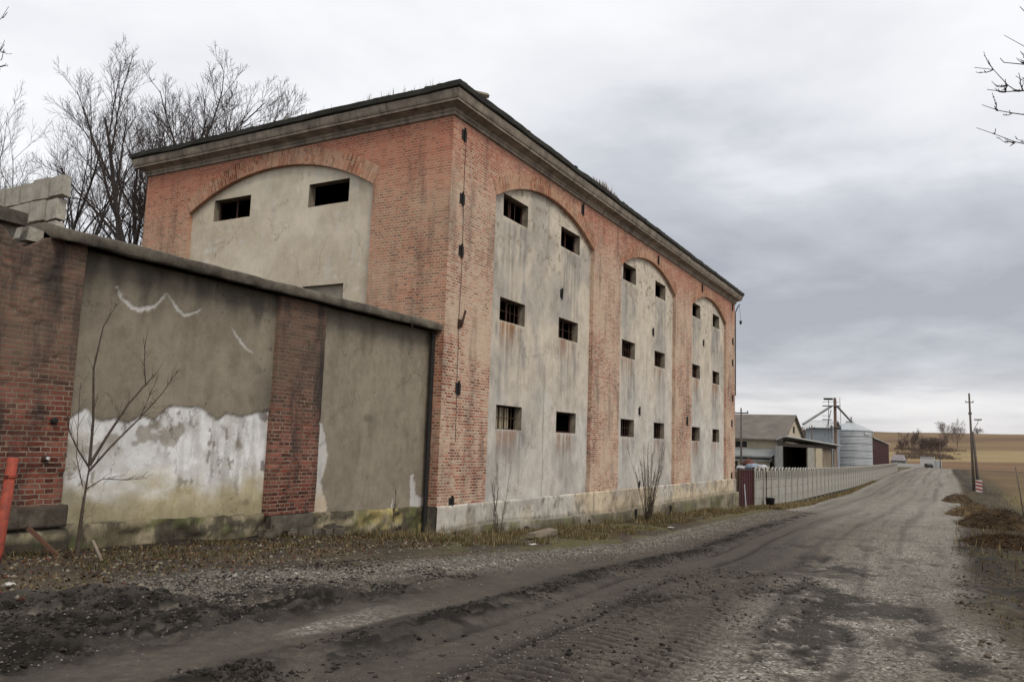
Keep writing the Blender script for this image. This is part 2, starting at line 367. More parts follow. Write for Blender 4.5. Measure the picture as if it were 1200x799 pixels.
ridge = np.exp(-(dc / .27) ** 2) * (0.45 + 0.9 * n_d) * sm(60, 14, X)
treadz = np.clip(np.exp(-((dc + 1.45) / .30) ** 2) + np.exp(-((dc + 2.15) / .26) ** 2), 0, 1) * sm(17, 11, X)
vt = np.exp(-((Y + .55 + .1 * wx) / .35) ** 2) * sm(14, 9, X)                                     # another track in the right verge
lug = (np.sin((X * 2 * math.pi / .17) + np.abs(np.mod(Y - cr, .6) - .3) * 9) > -.1).astype(float)
laneL = np.exp(-((dc - .95) / .62) ** 4); laneR = np.exp(-((dc + .7) / .55) ** 4)
road = sm(.2, -.2, d_l) * sm(.2, -.2, d_r)
Z = gz(X, Y)
Z = Z + fr * (lump * ((n_b - .5) * .20 + (n_a - .5) * .14 + .01) + ridge * (.05 + (n_b - .5) * .13) - laneL * .035 - laneR * .03
    + (treadz + vt * .8) * (lug * .075 - .06) + (n_a - .5) * .03 + (1 - laneL) * (1 - laneR) * (n_b - .5) * .035
    + sm(-.2, 1.4, d_l) * ((n_a - .5) * .10 + .05) + sm(0, 1.5, d_r) * (n_a - .5) * .14) + (n_c - .5) * .05
Z += -sm(8.9, 10.5, Y) * sm(12, 14, X) * sm(60, 46, X) * .06
rut = 0
for o_, w_, a_ in ((1.62, .09, .9), (.42, .07, .6), (-.42, .06, .7), (-1.02, .08, .9), (-2.75, .10, .8), (-3.6, .08, .6), (-4.4, .10, .6)):
    rut = np.maximum(rut, a_ * np.exp(-((dc + .10 * (fbm(X / 4, Y * 0 + o_, 44, 2) - .5) - wx * .3 - o_) / w_) ** 2) * sm(.30, .52, fbm(X / 3.5, Y * 0 + o_ * 3, 45, 3) + dth * .5) * sm(60, 20, X))
rim = 0 * rut
Z -= rut * .035 * fr
pit = np.clip(sm(.56, .64, fbm(X / 1.7, Y / .75, 21, 6, .6) + (n_f - .5) * .15 + dth * .8) * road * sm(-.3, -1.6, dc) * (.25 + .75 * sm(34, 14, X)), 0, 1)
Z -= pit * .03 * fr
# colours
KG = .92
mud = np.array((.053, .046, .040)); mud2 = np.array((.021, .0185, .016)); lane = np.array((.080, .069, .059)); grav = np.array((.232, .214, .185))
gravd = np.array((.132, .116, .096)); soil = np.array((.088, .070, .050)); grs = np.array((.115, .105, .05)); dry = np.array((.21, .165, .09))
C = np.zeros(X.shape + (3,)) + gravd
C = mixc(C, grav, sm(.35, .68, n_c * .5 + n_d * .5) * .9); C = mixc(C, grav * 1.25, sm(20, 60, X) * .6)
farr = sm(18, 55, X)
brt = np.exp(-((Y - (yr + (yl - yr) * .17)) / 1.0) ** 2)                                          # pale gravel lane on the right
C = mixc(C, grav * 1.12, np.clip(brt * (.4 + n_d * .9), 0, 1))
midm = sm(1.0, -.6, np.abs(dc + 2.6) - .9) * sm(.46, .56, n_d * .45 + n_c * .25 + n_f * .3 + dth * .7)
C = mixc(C, mud, midm * sm(45, 12, X) * .9)
C = mixc(C, lane, np.clip(np.maximum(sm(2.0, 1.2, dc) * sm(-1.7, -1.0, dc), 0) * (1 - farr * .75), 0, 1) * .95)
C = mixc(C, lane * 1.35, laneL * sm(.5, .68, n_c) * .5)
pale = sm(.56, .66, fbm(X / 2.4, Y / .28, 31, 4)) * sm(0, .3, dc) * sm(1.6, 1.1, dc) * sm(8, 5.5, X)
C = mixc(C, grav, pale * .75)
C = mixc(C, mud2, np.clip(ridge * 1.3, 0, 1) * sm(.36, .5, n_b * .5 + n_a * .5) * sm(60, 20, X))
C = mixc(C, mud, np.exp(-((dc + 1.75) / .75) ** 4) * sm(38, 12, X) * (.5 + .5 * sm(.4, .55, n_d)) * .85); C = mixc(C, lane * 1.15, np.clip(treadz, 0, 1) * .8 * (.5 + .5 * sm(.35, .5, n_f))); C = mixc(C, mud2 * .6, np.clip(treadz * 1.2 + vt * .6, 0, 1) * (1 - lug))  # wet mud in the tread grooves, with lug shading painted in as contrast
C = mixc(C, mud2 * .6, lump * sm(.38, .54, n_b * .4 + n_a * .25 + n_d * .35 + .06 + (n_e - .5) * .2) * .97)
C = mixc(C, mud * 1.5, lump * sm(.58, .68, n_b) * .45)
C = mixc(C, mud2, pit * .8)
C = mixc(C, mud2 * .9, np.clip(rut, 0, 1) * .8)
st = sm(.53, .62, lerp(fbm(X / 26, (Y - CR(X)) / .9, 42, 5, .6), fbm(X / 7.0, Y / .7, 41, 6, .6), fN) * .75 + n_f * .25 + dth * .5) * road * sm(12, 30, X)
C = mixc(C, mud * 1.1, st * (.35 + .45 * sm(30, 14, X)))
C = mixc(C, mud2 * 1.2, sm(.57, .63, n_d * .5 + n_f * .5 + dth * .6) * road * sm(-.2, -1.4, dc) * .7 * sm(36, 16, X))
C = mixc(C, gravd * .9, sm(.5, .6, n_f) * road * .3)
for fx_, wd_ in ((.22, .30), (.42, .30), (.62, .34), (.80, .28)):      # wheel tracks running away along the road
    tk = np.exp(-((Y - (yr + (yl - yr) * fx_) + wx * .6) / wd_) ** 2) * sm(16, 40, X) * sm(.35, .6, n_c * .6 + n_f * .4)
    C = mixc(C, mud * 1.5, tk * .6)
# gravel shoulder on the left, brighter
sh = np.exp(-((d_l + .35) / .45) ** 2) * sm(5.5, 8.5, X)
C = mixc(C, grav * 1.1, np.clip(sh * (.5 + n_d), 0, 1) * .9)
# left verge: soil, litter, grass
lv = sm(.0, .45, d_l)
vc = mixc(np.zeros(X.shape + (3,)) + soil, mud, sm(.4, .6, n_a) * .7)
vc = mixc(vc, dry * .75, sm(.46, .62, n_d) * sm(11, 18, X) * .6); vc = mixc(vc, grs, sm(.5, .62, fbm(X / 1.3, Y / .8, 51, 3)) * sm(10, 14, X) * .8)
C = mixc(C, vc, lv)
C = mixc(C, mud2 * 1.2, sm(10.1, 10.75, Y + (n_a - .5) * .5) * sm(60, 46, X) * sm(-5, 3, X) * .75)  # soil darkened along the wall foot: contact shade painted in, with damp
rv = sm(.0, .7, d_r)
vr = mixc(np.zeros(X.shape + (3,)) + soil * .75, mud2 * 1.3, sm(.44, .56, n_d * .6 + n_f * .4) * .85)
vr = mixc(vr, gravd, sm(.54, .62, n_c * .4 + n_f * .6) * .5); vr = mixc(vr, grs * .8, sm(.56, .66, fbm(X / .9, Y / .9, 52, 5, .6) + dth * .4) * (.25 + .4 * sm(20, 45, X)))
C = mixc(C, vr, rv)
# fields
fld = np.clip(sm(40, 90, X) * sm(2.5, 7, d_r), 0, 1); fld = np.maximum(fld, sm(250, 300, X)); fld = np.maximum(fld, sm(30, 60, Y)); fld = np.maximum(fld, sm(-18, -30, Y))
u = X + Y * .9 * sm(330, 500, X) - np.minimum(Y, 0) * .3 + (fbm(X / 90, Y / 90, 61, 3) - .5) * 50
bands = [(0, (.18, .15, .07)), (95, (.17, .13, .06)), (120, (.135, .095, .050)), (270, (.12, .08, .045)), (300, (.06, .045, .034)), (322, (.22, .165, .10)), (385, (.15, .095, .056)), (455, (.16, .10, .058)), (475, (.27, .20, .105)), (600, (.27, .205, .11)), (625, (.165, .11, .065)), (720, (.21, .145, .082)), (760, (.135, .088, .056)), (860, (.20, .14, .08)), (1100, (.13, .095, .062)), (3000, (.12, .10, .07))]
bx = [b[0] for b in bands]
fc = np.stack([np.interp(u, bx, [b[1][k] for b in bands]) for k in range(3)], -1)
fc = fc * (0.8 + 0.4 * fbm(X / 14, Y / 60, 62, 4))[..., None]
C = mixc(C, fc, fld)
trk = np.exp(-((X - (405 + Y * .8)) / 5.) ** 2) * sm(30, 42, Y) * sm(400, 200, Y)
C = mixc(C, (.5, .44, .34), trk)
P = np.stack([X, Y, Z], -1)
gravmask = np.clip((C.mean(-1) - .07) / .12, 0, 1) * (1 - fld) * (1 - lv * .7)
C = C * KG
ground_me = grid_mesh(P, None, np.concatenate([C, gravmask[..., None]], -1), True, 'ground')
mg, T, b = mat_base('road_and_fields')
vcn = T.node('ShaderNodeVertexColor', layer_name='col'); p = pos(T)
vo = T.node('ShaderNodeTexVoronoi'); T.put(vo.inputs['Vector'], T.scalev(p, (1, 1, 1))); vo.inputs['Scale'].default_value = 34
sc_ = T.node('ShaderNodeSeparateXYZ'); T.put(sc_.inputs[0], vo.outputs['Color'])
peb = T.ramp(sc_.outputs[0], [(0.0, 0.35), (0.4, 0.8), (0.75, 1.15), (0.93, 1.5), (1.0, 2.2)])
fn = T.noise(p, 75, 5, .7); mn = T.noise(p, 9, 6, .7)
col = T.mix(vcn.outputs['Alpha'], vcn.outputs[0], T.mix(1.0, vcn.outputs[0], peb, 'MULTIPLY'))
col = T.mix(1.0, col, T.ramp(fn, [(0.25, 0.62), (0.75, 1.4)]), 'MULTIPLY')
col = T.mix(1.0, col, T.ramp(mn, [(0.25, 0.72), (0.75, 1.28)]), 'MULTIPLY')
T.put(b.inputs['Base Color'], col)
T.put(b.inputs['Roughness'], T.mrange(T.math('ADD', T.math('MULTIPLY', vcn.outputs['Alpha'], .6), T.math('MULTIPLY', mn, .5)), .15, .5, .78, 1.0)); b.inputs['Specular IOR Level'].default_value = 0.06
bh = T.math('ADD', T.math('MULTIPLY', T.math('SUBTRACT', 1.0, vo.outputs['Distance']), T.math('MULTIPLY', vcn.outputs['Alpha'], 1.0)), T.math('ADD', T.math('MULTIPLY', fn, .8), mn))
bump(T, b, bh, 0.012)
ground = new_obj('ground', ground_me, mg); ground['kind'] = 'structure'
from mathutils.bvhtree import BVHTree
def near_bvh():
    me = ground_me; n = len(me.vertices); a = np.empty(n * 3, np.float32); me.vertices.foreach_get('co', a); return a.reshape(X.shape[0], X.shape[1], 3)
def zg(x, y):       # height of the modelled ground (bilinear)
    x = np.atleast_1d(np.asarray(x, float)); y = np.atleast_1d(np.asarray(y, float))
    i = np.clip(np.searchsorted(gxs, x) - 1, 0, len(gxs) - 2); j = np.clip(np.searchsorted(gys, y) - 1, 0, len(gys) - 2)
    fx = np.clip((x - gxs[i]) / (gxs[i + 1] - gxs[i]), 0, 1); fy = np.clip((y - gys[j]) / (gys[j + 1] - gys[j]), 0, 1)
    return (Z[i, j] * (1 - fx) + Z[i + 1, j] * fx) * (1 - fy) + (Z[i, j + 1] * (1 - fx) + Z[i + 1, j + 1] * fx) * fy
def z1(x, y): return float(zg(x, y)[0])

# ------------------------------------------------------------------ the old brick granary
BX0, BX1, BY0, BY1 = 15.8, 44.5, 10.8, 22.6
ZB, ZC = 0.06, 9.73
B = thing('brick_granary', (BX0, BY0, -0.9), 'big old red brick granary with arched plaster panels and rows of small barred windows', 'building')
def loc(o): o.location = Vector(o.location) - B.location; return o
def bchild(o, label=None):
    loc(o)
    if label: o['label'] = label
    return o

def arc_pts(a, b, zs, zt, n=28):
    """segmental arch from (a,zs) over crown zt to (b,zs); returns points and centre/radius"""
    w2 = (b - a) / 2; rise = zt - zs; r = (w2 * w2 + rise * rise) / (2 * rise); cx = (a + b) / 2; cz = zt - r
    t0 = math.asin(w2 / r)
    return [(cx + r * math.sin(t), cz + r * math.cos(t)) for t in np.linspace(-t0, t0, n)], (cx, cz, r, t0)
REC = 0.13
# map facade (s, z, depth) -> world. long side: s = X, depth into +Y. gable: s = Y, depth into +X
def fl(s, z, d): return (s, BY0 + d, z)
def fg(s, z, d): return (BX0 + d, s, z)
def brick_front(mp, s0, s1, arches, flip):
    m = MB()
    def q(p, d=0.0):
        pts = [mp(a, c, d) for a, c in p]
        uv = [(a, c) for a, c in p]
        if flip: pts = pts[::-1]; uv = uv[::-1]
        m.quad(*pts, uv=uv)
    cur = s0
    for a, b_, zs, zt in arches:
        q([(cur, ZB), (a, ZB), (a, ZC), (cur, ZC)]); cur = b_
        pts, _ = arc_pts(a, b_, zs, zt)
        for (x0, z0), (x1, z1_) in zip(pts[:-1], pts[1:]): q([(x0, z0), (x1, z1_), (x1, ZC), (x0, ZC)])
        out = [(a, ZB)] + [(a, zs)] + pts[1:-1] + [(b_, zs)] + [(b_, ZB)]
        L = 0
        for (x0, z0), (x1, z1_) in zip(out[:-1], out[1:]):       # recess reveal
            l = math.hypot(x1 - x0, z1_ - z0)
            pp = [mp(x0, z0, 0), mp(x0, z0, REC), mp(x1, z1_, REC), mp(x1, z1_, 0)]
            uv = [(0, L), (REC, L), (REC, L + l), (0, L + l)]; L += l
            if not flip: pp = pp[::-1]; uv = uv[::-1]
            m.quad(*pp, uv=uv)
    q([(cur, ZB), (s1, ZB), (s1, ZC), (cur, ZC)])
    return m
ARL = [(18.0, 24.72, 8.28, 9.16), (27.25, 33.8, 8.32, 9.16), (36.28, 42.62, 8.32, 9.15)]
ARG = [(13.28, 20.46, 8.26, 9.24)]
wl = brick_front(fl, BX0, BX1, ARL, False).build('brick_wall', M['brick_long'], B); bchild(wl, 'pale worn brick of the long side facing the road')
wg = brick_front(fg, BY0, BY1, ARG, True).build('brick_wall', M['brick_gable'], B); bchild(wg, 'orange red brick of the end wall')
mb = MB(); mb.quad((BX1, BY0, ZB), (BX1, BY1, ZB), (BX1, BY1, ZC), (BX1, BY0, ZC)); mb.quad((BX1, BY1, ZB), (BX0, BY1, ZB), (BX0, BY1, ZC), (BX1, BY1, ZC))
bchild(mb.build('brick_wall', M['brick_gable'], B), 'brick of the far end and back')
# arch bands: soldier courses standing 4 mm proud
def arch_band(mp, a, b_, zs, zt, flip, width=.42):
    m = MB(); _, (cx, cz, r, t0) = arc_pts(a, b_, zs, zt); n = 40; pr = -0.006
    ts = np.linspace(-t0, t0, n)
    for t, u in zip(ts[:-1], ts[1:]):
        p = [mp(cx + rr * math.sin(v), cz + rr * math.cos(v), pr) for rr, v in ((r, t), (r, u), (r + width, u), (r + width, t))]
        uv = [(0, t * r), (0, u * r), (width, u * r), (width, t * r)]
        if flip: p = p[::-1]; uv = uv[::-1]
        m.quad(*p, uv=uv)
        e = [mp(cx + (r + width) * math.sin(v), cz + (r + width) * math.cos(v), dd) for v, dd in ((t, pr), (u, pr), (u, 0.01), (t, 0.01))]
        m.quad(*e, uv=[(0, t * r)] * 4)
        e = [mp(cx + r * math.sin(v), cz + r * math.cos(v), dd) for v, dd in ((t, pr), (u, pr), (u, 0.01), (t, 0.01))]
        m.quad(*e, uv=[(0, t * r)] * 4)
    return m
for ar in ARL: bchild(arch_band(fl, *ar, False).build('arch_band', M['brick_arch'], B))
for ar in ARG: bchild(arch_band(fg, *ar, True, .48).build('arch_band', M['brick_arch'], B))

# windows
ZR = [(7.90, 8.55), (4.96, 5.60), (1.98, 2.63)]
WXL = [(18.63, 20.08), (22.33, 23.78), (27.76, 29.14), (31.43, 32.76), (36.77, 38.09), (40.36, 41.66)]
WYG = [(14.20, 15.66), (17.95, 19.49)]
def cells(s0, s1, z0, z1_, holes, st=0.06):
    """1-D breakpoints that snap to hole edges"""
    def ax(a, b, ks):
        ks = sorted(set([a, b] + [k for k in ks if a < k < b])); out = []
        for u, v in zip(ks[:-1], ks[1:]):
            n = max(1, int(round((v - u) / st))); out += list(np.linspace(u, v, n + 1)[:-1])
        return np.array(out + [b])
    return ax(s0, s1, [h[0] for h in holes] + [h[1] for h in holes]), ax(z0, z1_, [h[2] for h in holes] + [h[3] for h in holes])
def plaster_sheet(mp, s0, s1, z0, z1_, holes, colf, mat, flip, name='plaster_panel', reliefd=0.004, depth=REC):
    S, ZZ = cells(s0, s1, z0, z1_, holes); A, Bz = np.meshgrid(S, ZZ, indexing='ij')
    C_, dd = colf(A, Bz)
    P_ = np.empty(A.shape + (3,))
    base = np.array(mp(0., 0., 0.)); es = np.array(mp(1., 0., 0.)) - base; ez = np.array(mp(0., 1., 0.)) - base; ed = np.array(mp(0., 0., 1.)) - base
    P_ = base + A[..., None] * es + Bz[..., None] * ez + (depth + dd)[..., None] * ed
    ca = (S[:-1] + S[1:]) / 2; cz = (ZZ[:-1] + ZZ[1:]) / 2; ka, kz = np.meshgrid(ca, cz, indexing='ij')
    keep = np.ones(ka.shape, bool)
    for h in holes: keep &= ~((ka > h[0]) & (ka < h[1]) & (kz > h[2]) & (kz < h[3]))
    if flip: P_ = P_[::-1]; C_ = C_[::-1]; keep = keep[::-1]
    me = grid_mesh(P_, keep, C_, True, name)
    return new_obj(name, me, mat, B)
def long_col(seed, wins, low):
    def f(A, z):
        base = np.array((.56, .495, .405)); c = np.zeros(A.shape + (3,)) + base
        lo = sm(5.5 + low, 1.5, z + (fbm(A / 1.5, z / 2, seed, 3) - .5) * 4)
        c = mixc(c, (.52, .49, .45), lo * .75)                                  # greyer lime lower down
        bl = sm(.50, .66, fbm(A / 1.4, z / 1.9, seed + 3, 5)); c = mixc(c, (.37, .345, .31), bl * .7)
        c = mixc(c, (.56, .545, .51), sm(.56, .68, fbm(A / .7, z / 1.1, seed + 5, 5)) * .55 * sm(5, 2, z))
        gr = np.zeros(A.shape); ru = np.zeros(A.shape)
        for (a, b) in wins:
            mid = (a + b) / 2; hw = (b - a) / 2
            for k, (z0, z1_) in enumerate(ZR):
                below = np.where(z < z0, z0 - z, 99.)
                prof = sm(hw + .25, hw - .15, np.abs(A - mid + (vnoise(z * 1.7, A * 0, seed + k) - .5) * .5))
                streak = fbm(A / .07, z / 2.5, seed + 7 + k, 3)
                L = (2.1, 1.9, 1.1)[k] * (.7 + .6 * vnoise(np.array(mid), np.array(k * 3.3), seed))
                g = prof * np.exp(-(below / L) ** 2) * sm(.0, .15, below)
                gr = np.maximum(gr, g * (.35 + .9 * sm(.40, .62, streak)))
                rr = vnoise(np.array(mid * 3.1), np.array(k * 7.7), seed + 2)
                if (k > 0): ru = np.maximum(ru, sm(hw + .02, hw - .35, np.abs(A - mid + .15)) * np.exp(-(below / .55) ** 2) * sm(.36, .55, streak) * (rr * 1.1 if seed < 130 else .95))
        c = mixc(c, (.24, .232, .225), np.clip(gr, 0, 1) * .66)
        c = mixc(c, (.30, .14, .055), np.clip(ru, 0, 1) * .85)
        # small dark spalls high on the panel
        sp = sm(.70, .76, fbm(A / .16, z / .14, seed + 20, 2)) * sm(6.3, 7.6, z); c = mixc(c, (.27, .22, .16), sp * .8)
        cr_ = np.abs(A - (wins[0][1] + wins[1][0]) / 2 - .25 - (fbm(A * 0, z / .8, seed + 30, 3) - .5) * .12)
        c = mixc(c, (.24, .22, .19), sm(.03, .012, cr_) * sm(.35, .5, vnoise(z * .6, z * 0, seed + 31)) * .7)
        return c, (fbm(A / .5, z / .5, seed + 9, 4) - .5) * .012 - sp * -.004
    return f
for i, (ar, sd) in enumerate(zip(ARL, (101, 117, 133))):
    ws = WXL[2 * i:2 * i + 2]
    holes = [(a, b_, z0, z1_) for a, b_ in ws for z0, z1_ in ZR]
    o = plaster_sheet(fl, ar[0] - .05, ar[1] + .05, ZB - .03, 9.30, holes, long_col(sd, ws, 0 if i == 0 else 1.5), M['plaster'], False)
    bchild(o, ['stained plaster panel nearest the corner', 'stained plaster panel in the middle', 'rust streaked plaster panel at the far end'][i])
def gable_col(A, z):
    c = np.zeros(A.shape + (3,)) + np.array((.61, .545, .435))
    c = mixc(c, (.50, .43, .33), sm(.45, .65, fbm(A / 2, z / 2, 151, 4)) * .8)
    v = sm(.60, .70, fbm(A / .28, z / .12, 153, 5)) * sm(.48, .6, fbm(A / 1.6, z / .7, 159, 3)) * sm(8.1, 7.2, z); c = mixc(c, (.60, .57, .51), v * .75)
    c = mixc(c, (.55, .52, .45), sm(.58, .66, fbm(A / .12, z / .8, 154, 4)) * sm(.5, .6, fbm(A / 1.5, z / 1.5, 155, 2)) * .5)
    return c, (fbm(A / .5, z / .5, 156, 4) - .5) * .010
holesg = [(a, b_, ZR[0][0] + .03, ZR[0][1] + .03) for a, b_ in WYG] + [(WYG[0][0], WYG[0][1], 4.97, 5.68)]
o = plaster_sheet(fg, 13.2, 20.54, 2.0, 9.38, holesg, gable_col, M['gable_plaster'], True); bchild(o, 'cream plaster panel of the end wall')

def window(mp, s0, s1, z0, z1_, flip, bars, blind=False, boarded=False):
    D0, D1 = REC - .004, REC + .25
    m = MB()
    def q(*p):
        p = [mp(*k) for k in p]; m.quad(*(p[::-1] if flip else p))
    q((s0, z0, D0), (s0, z0, D1), (s0, z1_, D1), (s0, z1_, D0)); q((s1, z0, D1), (s1, z0, D0), (s1, z1_, D0), (s1, z1_, D1))
    q((s0, z0, D0), (s1, z0, D0), (s1, z0, D1), (s0, z0, D1)); q((s0, z1_, D1), (s1, z1_, D1), (s1, z1_, D0), (s0, z1_, D0))
    if blind: q((s0, z0, REC + .12), (s1, z0, REC + .12), (s1, z1_, REC + .12), (s0, z1_, REC + .12))
    wo = m.build('window', M['reveal'] if not blind else M['blindwin'], B); bchild(wo)
    if blind: wo['label'] = 'blind window filled with plaster'; return wo
    if bars:
        k = MB(); n = bars; dd = REC + .15
        for j in range(n):
            if rnd.random() < .12: continue
            s = s0 + (s1 - s0) * (j + .5) / n; k.tube([mp(s, z0 - .01, dd), mp(s + rnd.uniform(-.025, .025), z1_ + .01, dd)], .013, 6)
        if bars > 5: k.tube([mp(s0 - .01, (z0 + z1_) / 2, dd + .03), mp(s1 + .01, (z0 + z1_) / 2, dd + .03)], .012, 5)
        bo = k.build('window_bars', M['iron'], wo)
    if not boarded and rnd.random() < .75:
        k = MB(); dd = REC + .19; t_ = .045
        def fb(a, c, b2, d2):
            p = mp(a, c, dd); q2 = mp(b2, d2, dd + .04); k.box(min(p[0], q2[0]), min(p[1], q2[1]), min(p[2], q2[2]), max(p[0], q2[0]), max(p[1], q2[1]), max(p[2], q2[2]), .004)
        fb(s0 + .004, z0 + .004, s0 + t_, z1_ - .004); fb(s1 - t_, z0 + .004, s1 - .004, z1_ - .004); fb(s0 + t_, z0 + .004, s1 - t_, z0 + t_); fb(s0 + t_, z1_ - t_, s1 - t_, z1_ - .004)
        if rnd.random() < .6: m_ = (s0 + s1) / 2; fb(m_ - .02, z0 + t_, m_ + .02, z1_ - t_)
        k.build('window_frame', M['framewood'], wo)
    if boarded:  # pale bare boards standing behind the bars
        k = MB(); dd = REC + .235
        for j in range(4):
            a = s0 + .02 + j * .29; k.box(*[*mp(a, z0 + .02, dd)], *[*mp(a + .20, z1_ - .04, dd + .025)])
        k.build('board', M['boards'], wo)
    return wo
M['framewood'] = mat_plain('dark_red_brown_frame', (0.075, 0.03, 0.022), (0.045, 0.022, 0.018), .8, 8, .002)
M['boards'] = mat_plain('bare_boards', (0.42, 0.36, 0.25), (0.28, 0.23, 0.16), 0.9, 6, 0.003, (4, 4, .5))
M['blindwin'] = mat_plain('blind_window_render', (0.34, 0.30, 0.235), (0.26, 0.235, 0.19), 0.92, 4, 0.004)
for i, (a, b_) in enumerate(WXL):
    for k, (z0, z1_) in enumerate(ZR):
        bars = [(4 if i in (0,) else 0), 6, 6][k]
        if (i, k) == (1, 2): bars = 0
        window(fl, a, b_, z0, z1_, False, bars, boarded=(i, k) == (0, 2))
for a, b_ in WYG: window(fg, a, b_, ZR[0][0] + .03, ZR[0][1] + .03, True, 0)
window(fg, WYG[0][0], WYG[0][1], 4.97, 5.68, True, 0, blind=True)
# interior shell keeps the rooms dark: floors between the storeys and an inner lining
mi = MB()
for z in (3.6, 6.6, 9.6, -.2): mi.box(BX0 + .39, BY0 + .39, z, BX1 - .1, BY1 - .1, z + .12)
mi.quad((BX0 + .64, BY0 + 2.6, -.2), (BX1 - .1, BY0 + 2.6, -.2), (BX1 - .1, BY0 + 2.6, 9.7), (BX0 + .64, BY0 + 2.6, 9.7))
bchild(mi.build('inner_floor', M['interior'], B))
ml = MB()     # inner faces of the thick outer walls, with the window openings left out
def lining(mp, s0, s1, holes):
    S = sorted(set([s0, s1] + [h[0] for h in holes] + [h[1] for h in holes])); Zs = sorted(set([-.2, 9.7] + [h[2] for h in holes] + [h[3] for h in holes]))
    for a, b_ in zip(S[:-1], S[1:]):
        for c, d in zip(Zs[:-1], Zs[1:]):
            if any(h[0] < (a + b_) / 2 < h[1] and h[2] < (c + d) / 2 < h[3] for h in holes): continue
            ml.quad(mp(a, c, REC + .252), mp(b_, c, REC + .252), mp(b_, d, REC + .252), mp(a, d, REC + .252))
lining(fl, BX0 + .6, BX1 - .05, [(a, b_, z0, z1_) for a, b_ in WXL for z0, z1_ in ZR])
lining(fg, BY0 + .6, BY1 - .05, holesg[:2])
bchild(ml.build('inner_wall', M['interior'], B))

# plinth: rendered band with a ledge, then a rougher footing standing further out
def plinth_col(A, z):
    c = np.zeros(A.shape + (3,)) + np.array((.47, .44, .385))
    oc = sm(.42, .62, fbm(A / 3.2, z / 2, 171, 4) + np.exp(-((A - 17.) / 1.6) ** 2) * .25 + sm(33, 38, A) * .12 + np.exp(-((A - 26.5) / 2.) ** 2) * .1)
    c = mixc(c, (.52, .42, .28), oc * .7)
    c = mixc(c, (.26, .25, .235), sm(.44, .70, fbm(A / 1.6, z / .5, 172, 5)) * sm(-.45, .05, z) * .7)
    c = mixc(c, (.14, .12, .09), sm(.70, .74, fbm(A / .25, z / .25, 173, 3)) * .6)
    for xj in (25.0, 35.4, 42.7): c = mixc(c, (.16, .13, .11), sm(.05, .015, np.abs(A - xj + (vnoise(z * 4, z * 0, 5) - .5) * .05)) * .8)
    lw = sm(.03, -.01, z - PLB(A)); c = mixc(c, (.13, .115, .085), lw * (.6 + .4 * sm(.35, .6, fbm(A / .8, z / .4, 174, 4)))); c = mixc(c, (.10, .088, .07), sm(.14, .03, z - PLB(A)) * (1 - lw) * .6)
    c = mixc(c, (.13, .135, .06), lw * sm(.5, .62, fbm(A / .6, z / .3, 175, 4)) * .7)
    return c
PLB = lambda s: np.interp(s, [15.8, 18, 22, 27, 34, 44.5], [-.55, -.46, -.60, -.70, -.66, -.66])
Sx = np.arange(BX0 - .04, BX1 + .06, .07); rows = []
prof = [('t', .075, .0), ('t', .062, .05), ('t', .03, .055)]
zt = np.concatenate([np.linspace(.06, -.44, 12), ])
Pg = []; 
for t in np.linspace(0, 1, 9): Pg.append(('a', t))
grid = []
def prow(zv, off): grid.append(np.stack([Sx, np.full(Sx.shape, BY0) - off, zv], -1))
o1 = lambda k: (fbm(Sx / .4, Sx * 0 + k * 2.2, 181, 4) - .5) * .03
prow(np.full(Sx.shape, .075), 0 * Sx - .002); prow(np.full(Sx.shape, .062), .045 + o1(0) * .3); prow(np.full(Sx.shape, .02), .05 + o1(0) * .3)
for t in np.linspace(.0, 1, 10)[1:]: prow(.02 + (PLB(Sx) - .02) * t + (o1(9) * .8 if t == 1 else 0), .05 + o1(t * 3) * .6)
prow(PLB(Sx) + .03 + o1(9) * .8, .17 + o1(8)); prow(PLB(Sx) - .01 + o1(9) * .8, .20 + o1(8)); 
for t in np.linspace(0, 1, 10)[1:]: prow(PLB(Sx) - .02 + (-1.85 - PLB(Sx)) * t, .20 + o1(t * 4 + 10) * 1.8)
G = np.stack(grid, 1)
bchild(new_obj('plinth', grid_mesh(G[:, ::-1], None, plinth_col(G[:, ::-1, 0], G[:, ::-1, 2]), True, 'plinth'), M['plinth'], B), 'ochre and grey rendered plinth with rough footing')
mb = MB(); mb.box(BX0 - .045, BY0 + .0, -1.8, BX0 + .2, BY1, .07); bchild(mb.build('plinth_end', M['coping'], B)); mb = MB(); mb.box(BX1 - .1, BY0 + .02, -1.9, BX1 + .05, BY1, .07)
bchild(mb.build('plinth_end', M['coping'], B))
m = MB(); m.tube([(BX0 - .09, 11.06, 4.26), (BX0 - .09, 11.06, -.9)], .055, 10); bchild(m.build('downpipe', M['dark'], B), 'black pipe added to darken the corner gap beside the boundary wall')  # pipe added here to give the corner gap its dark strip

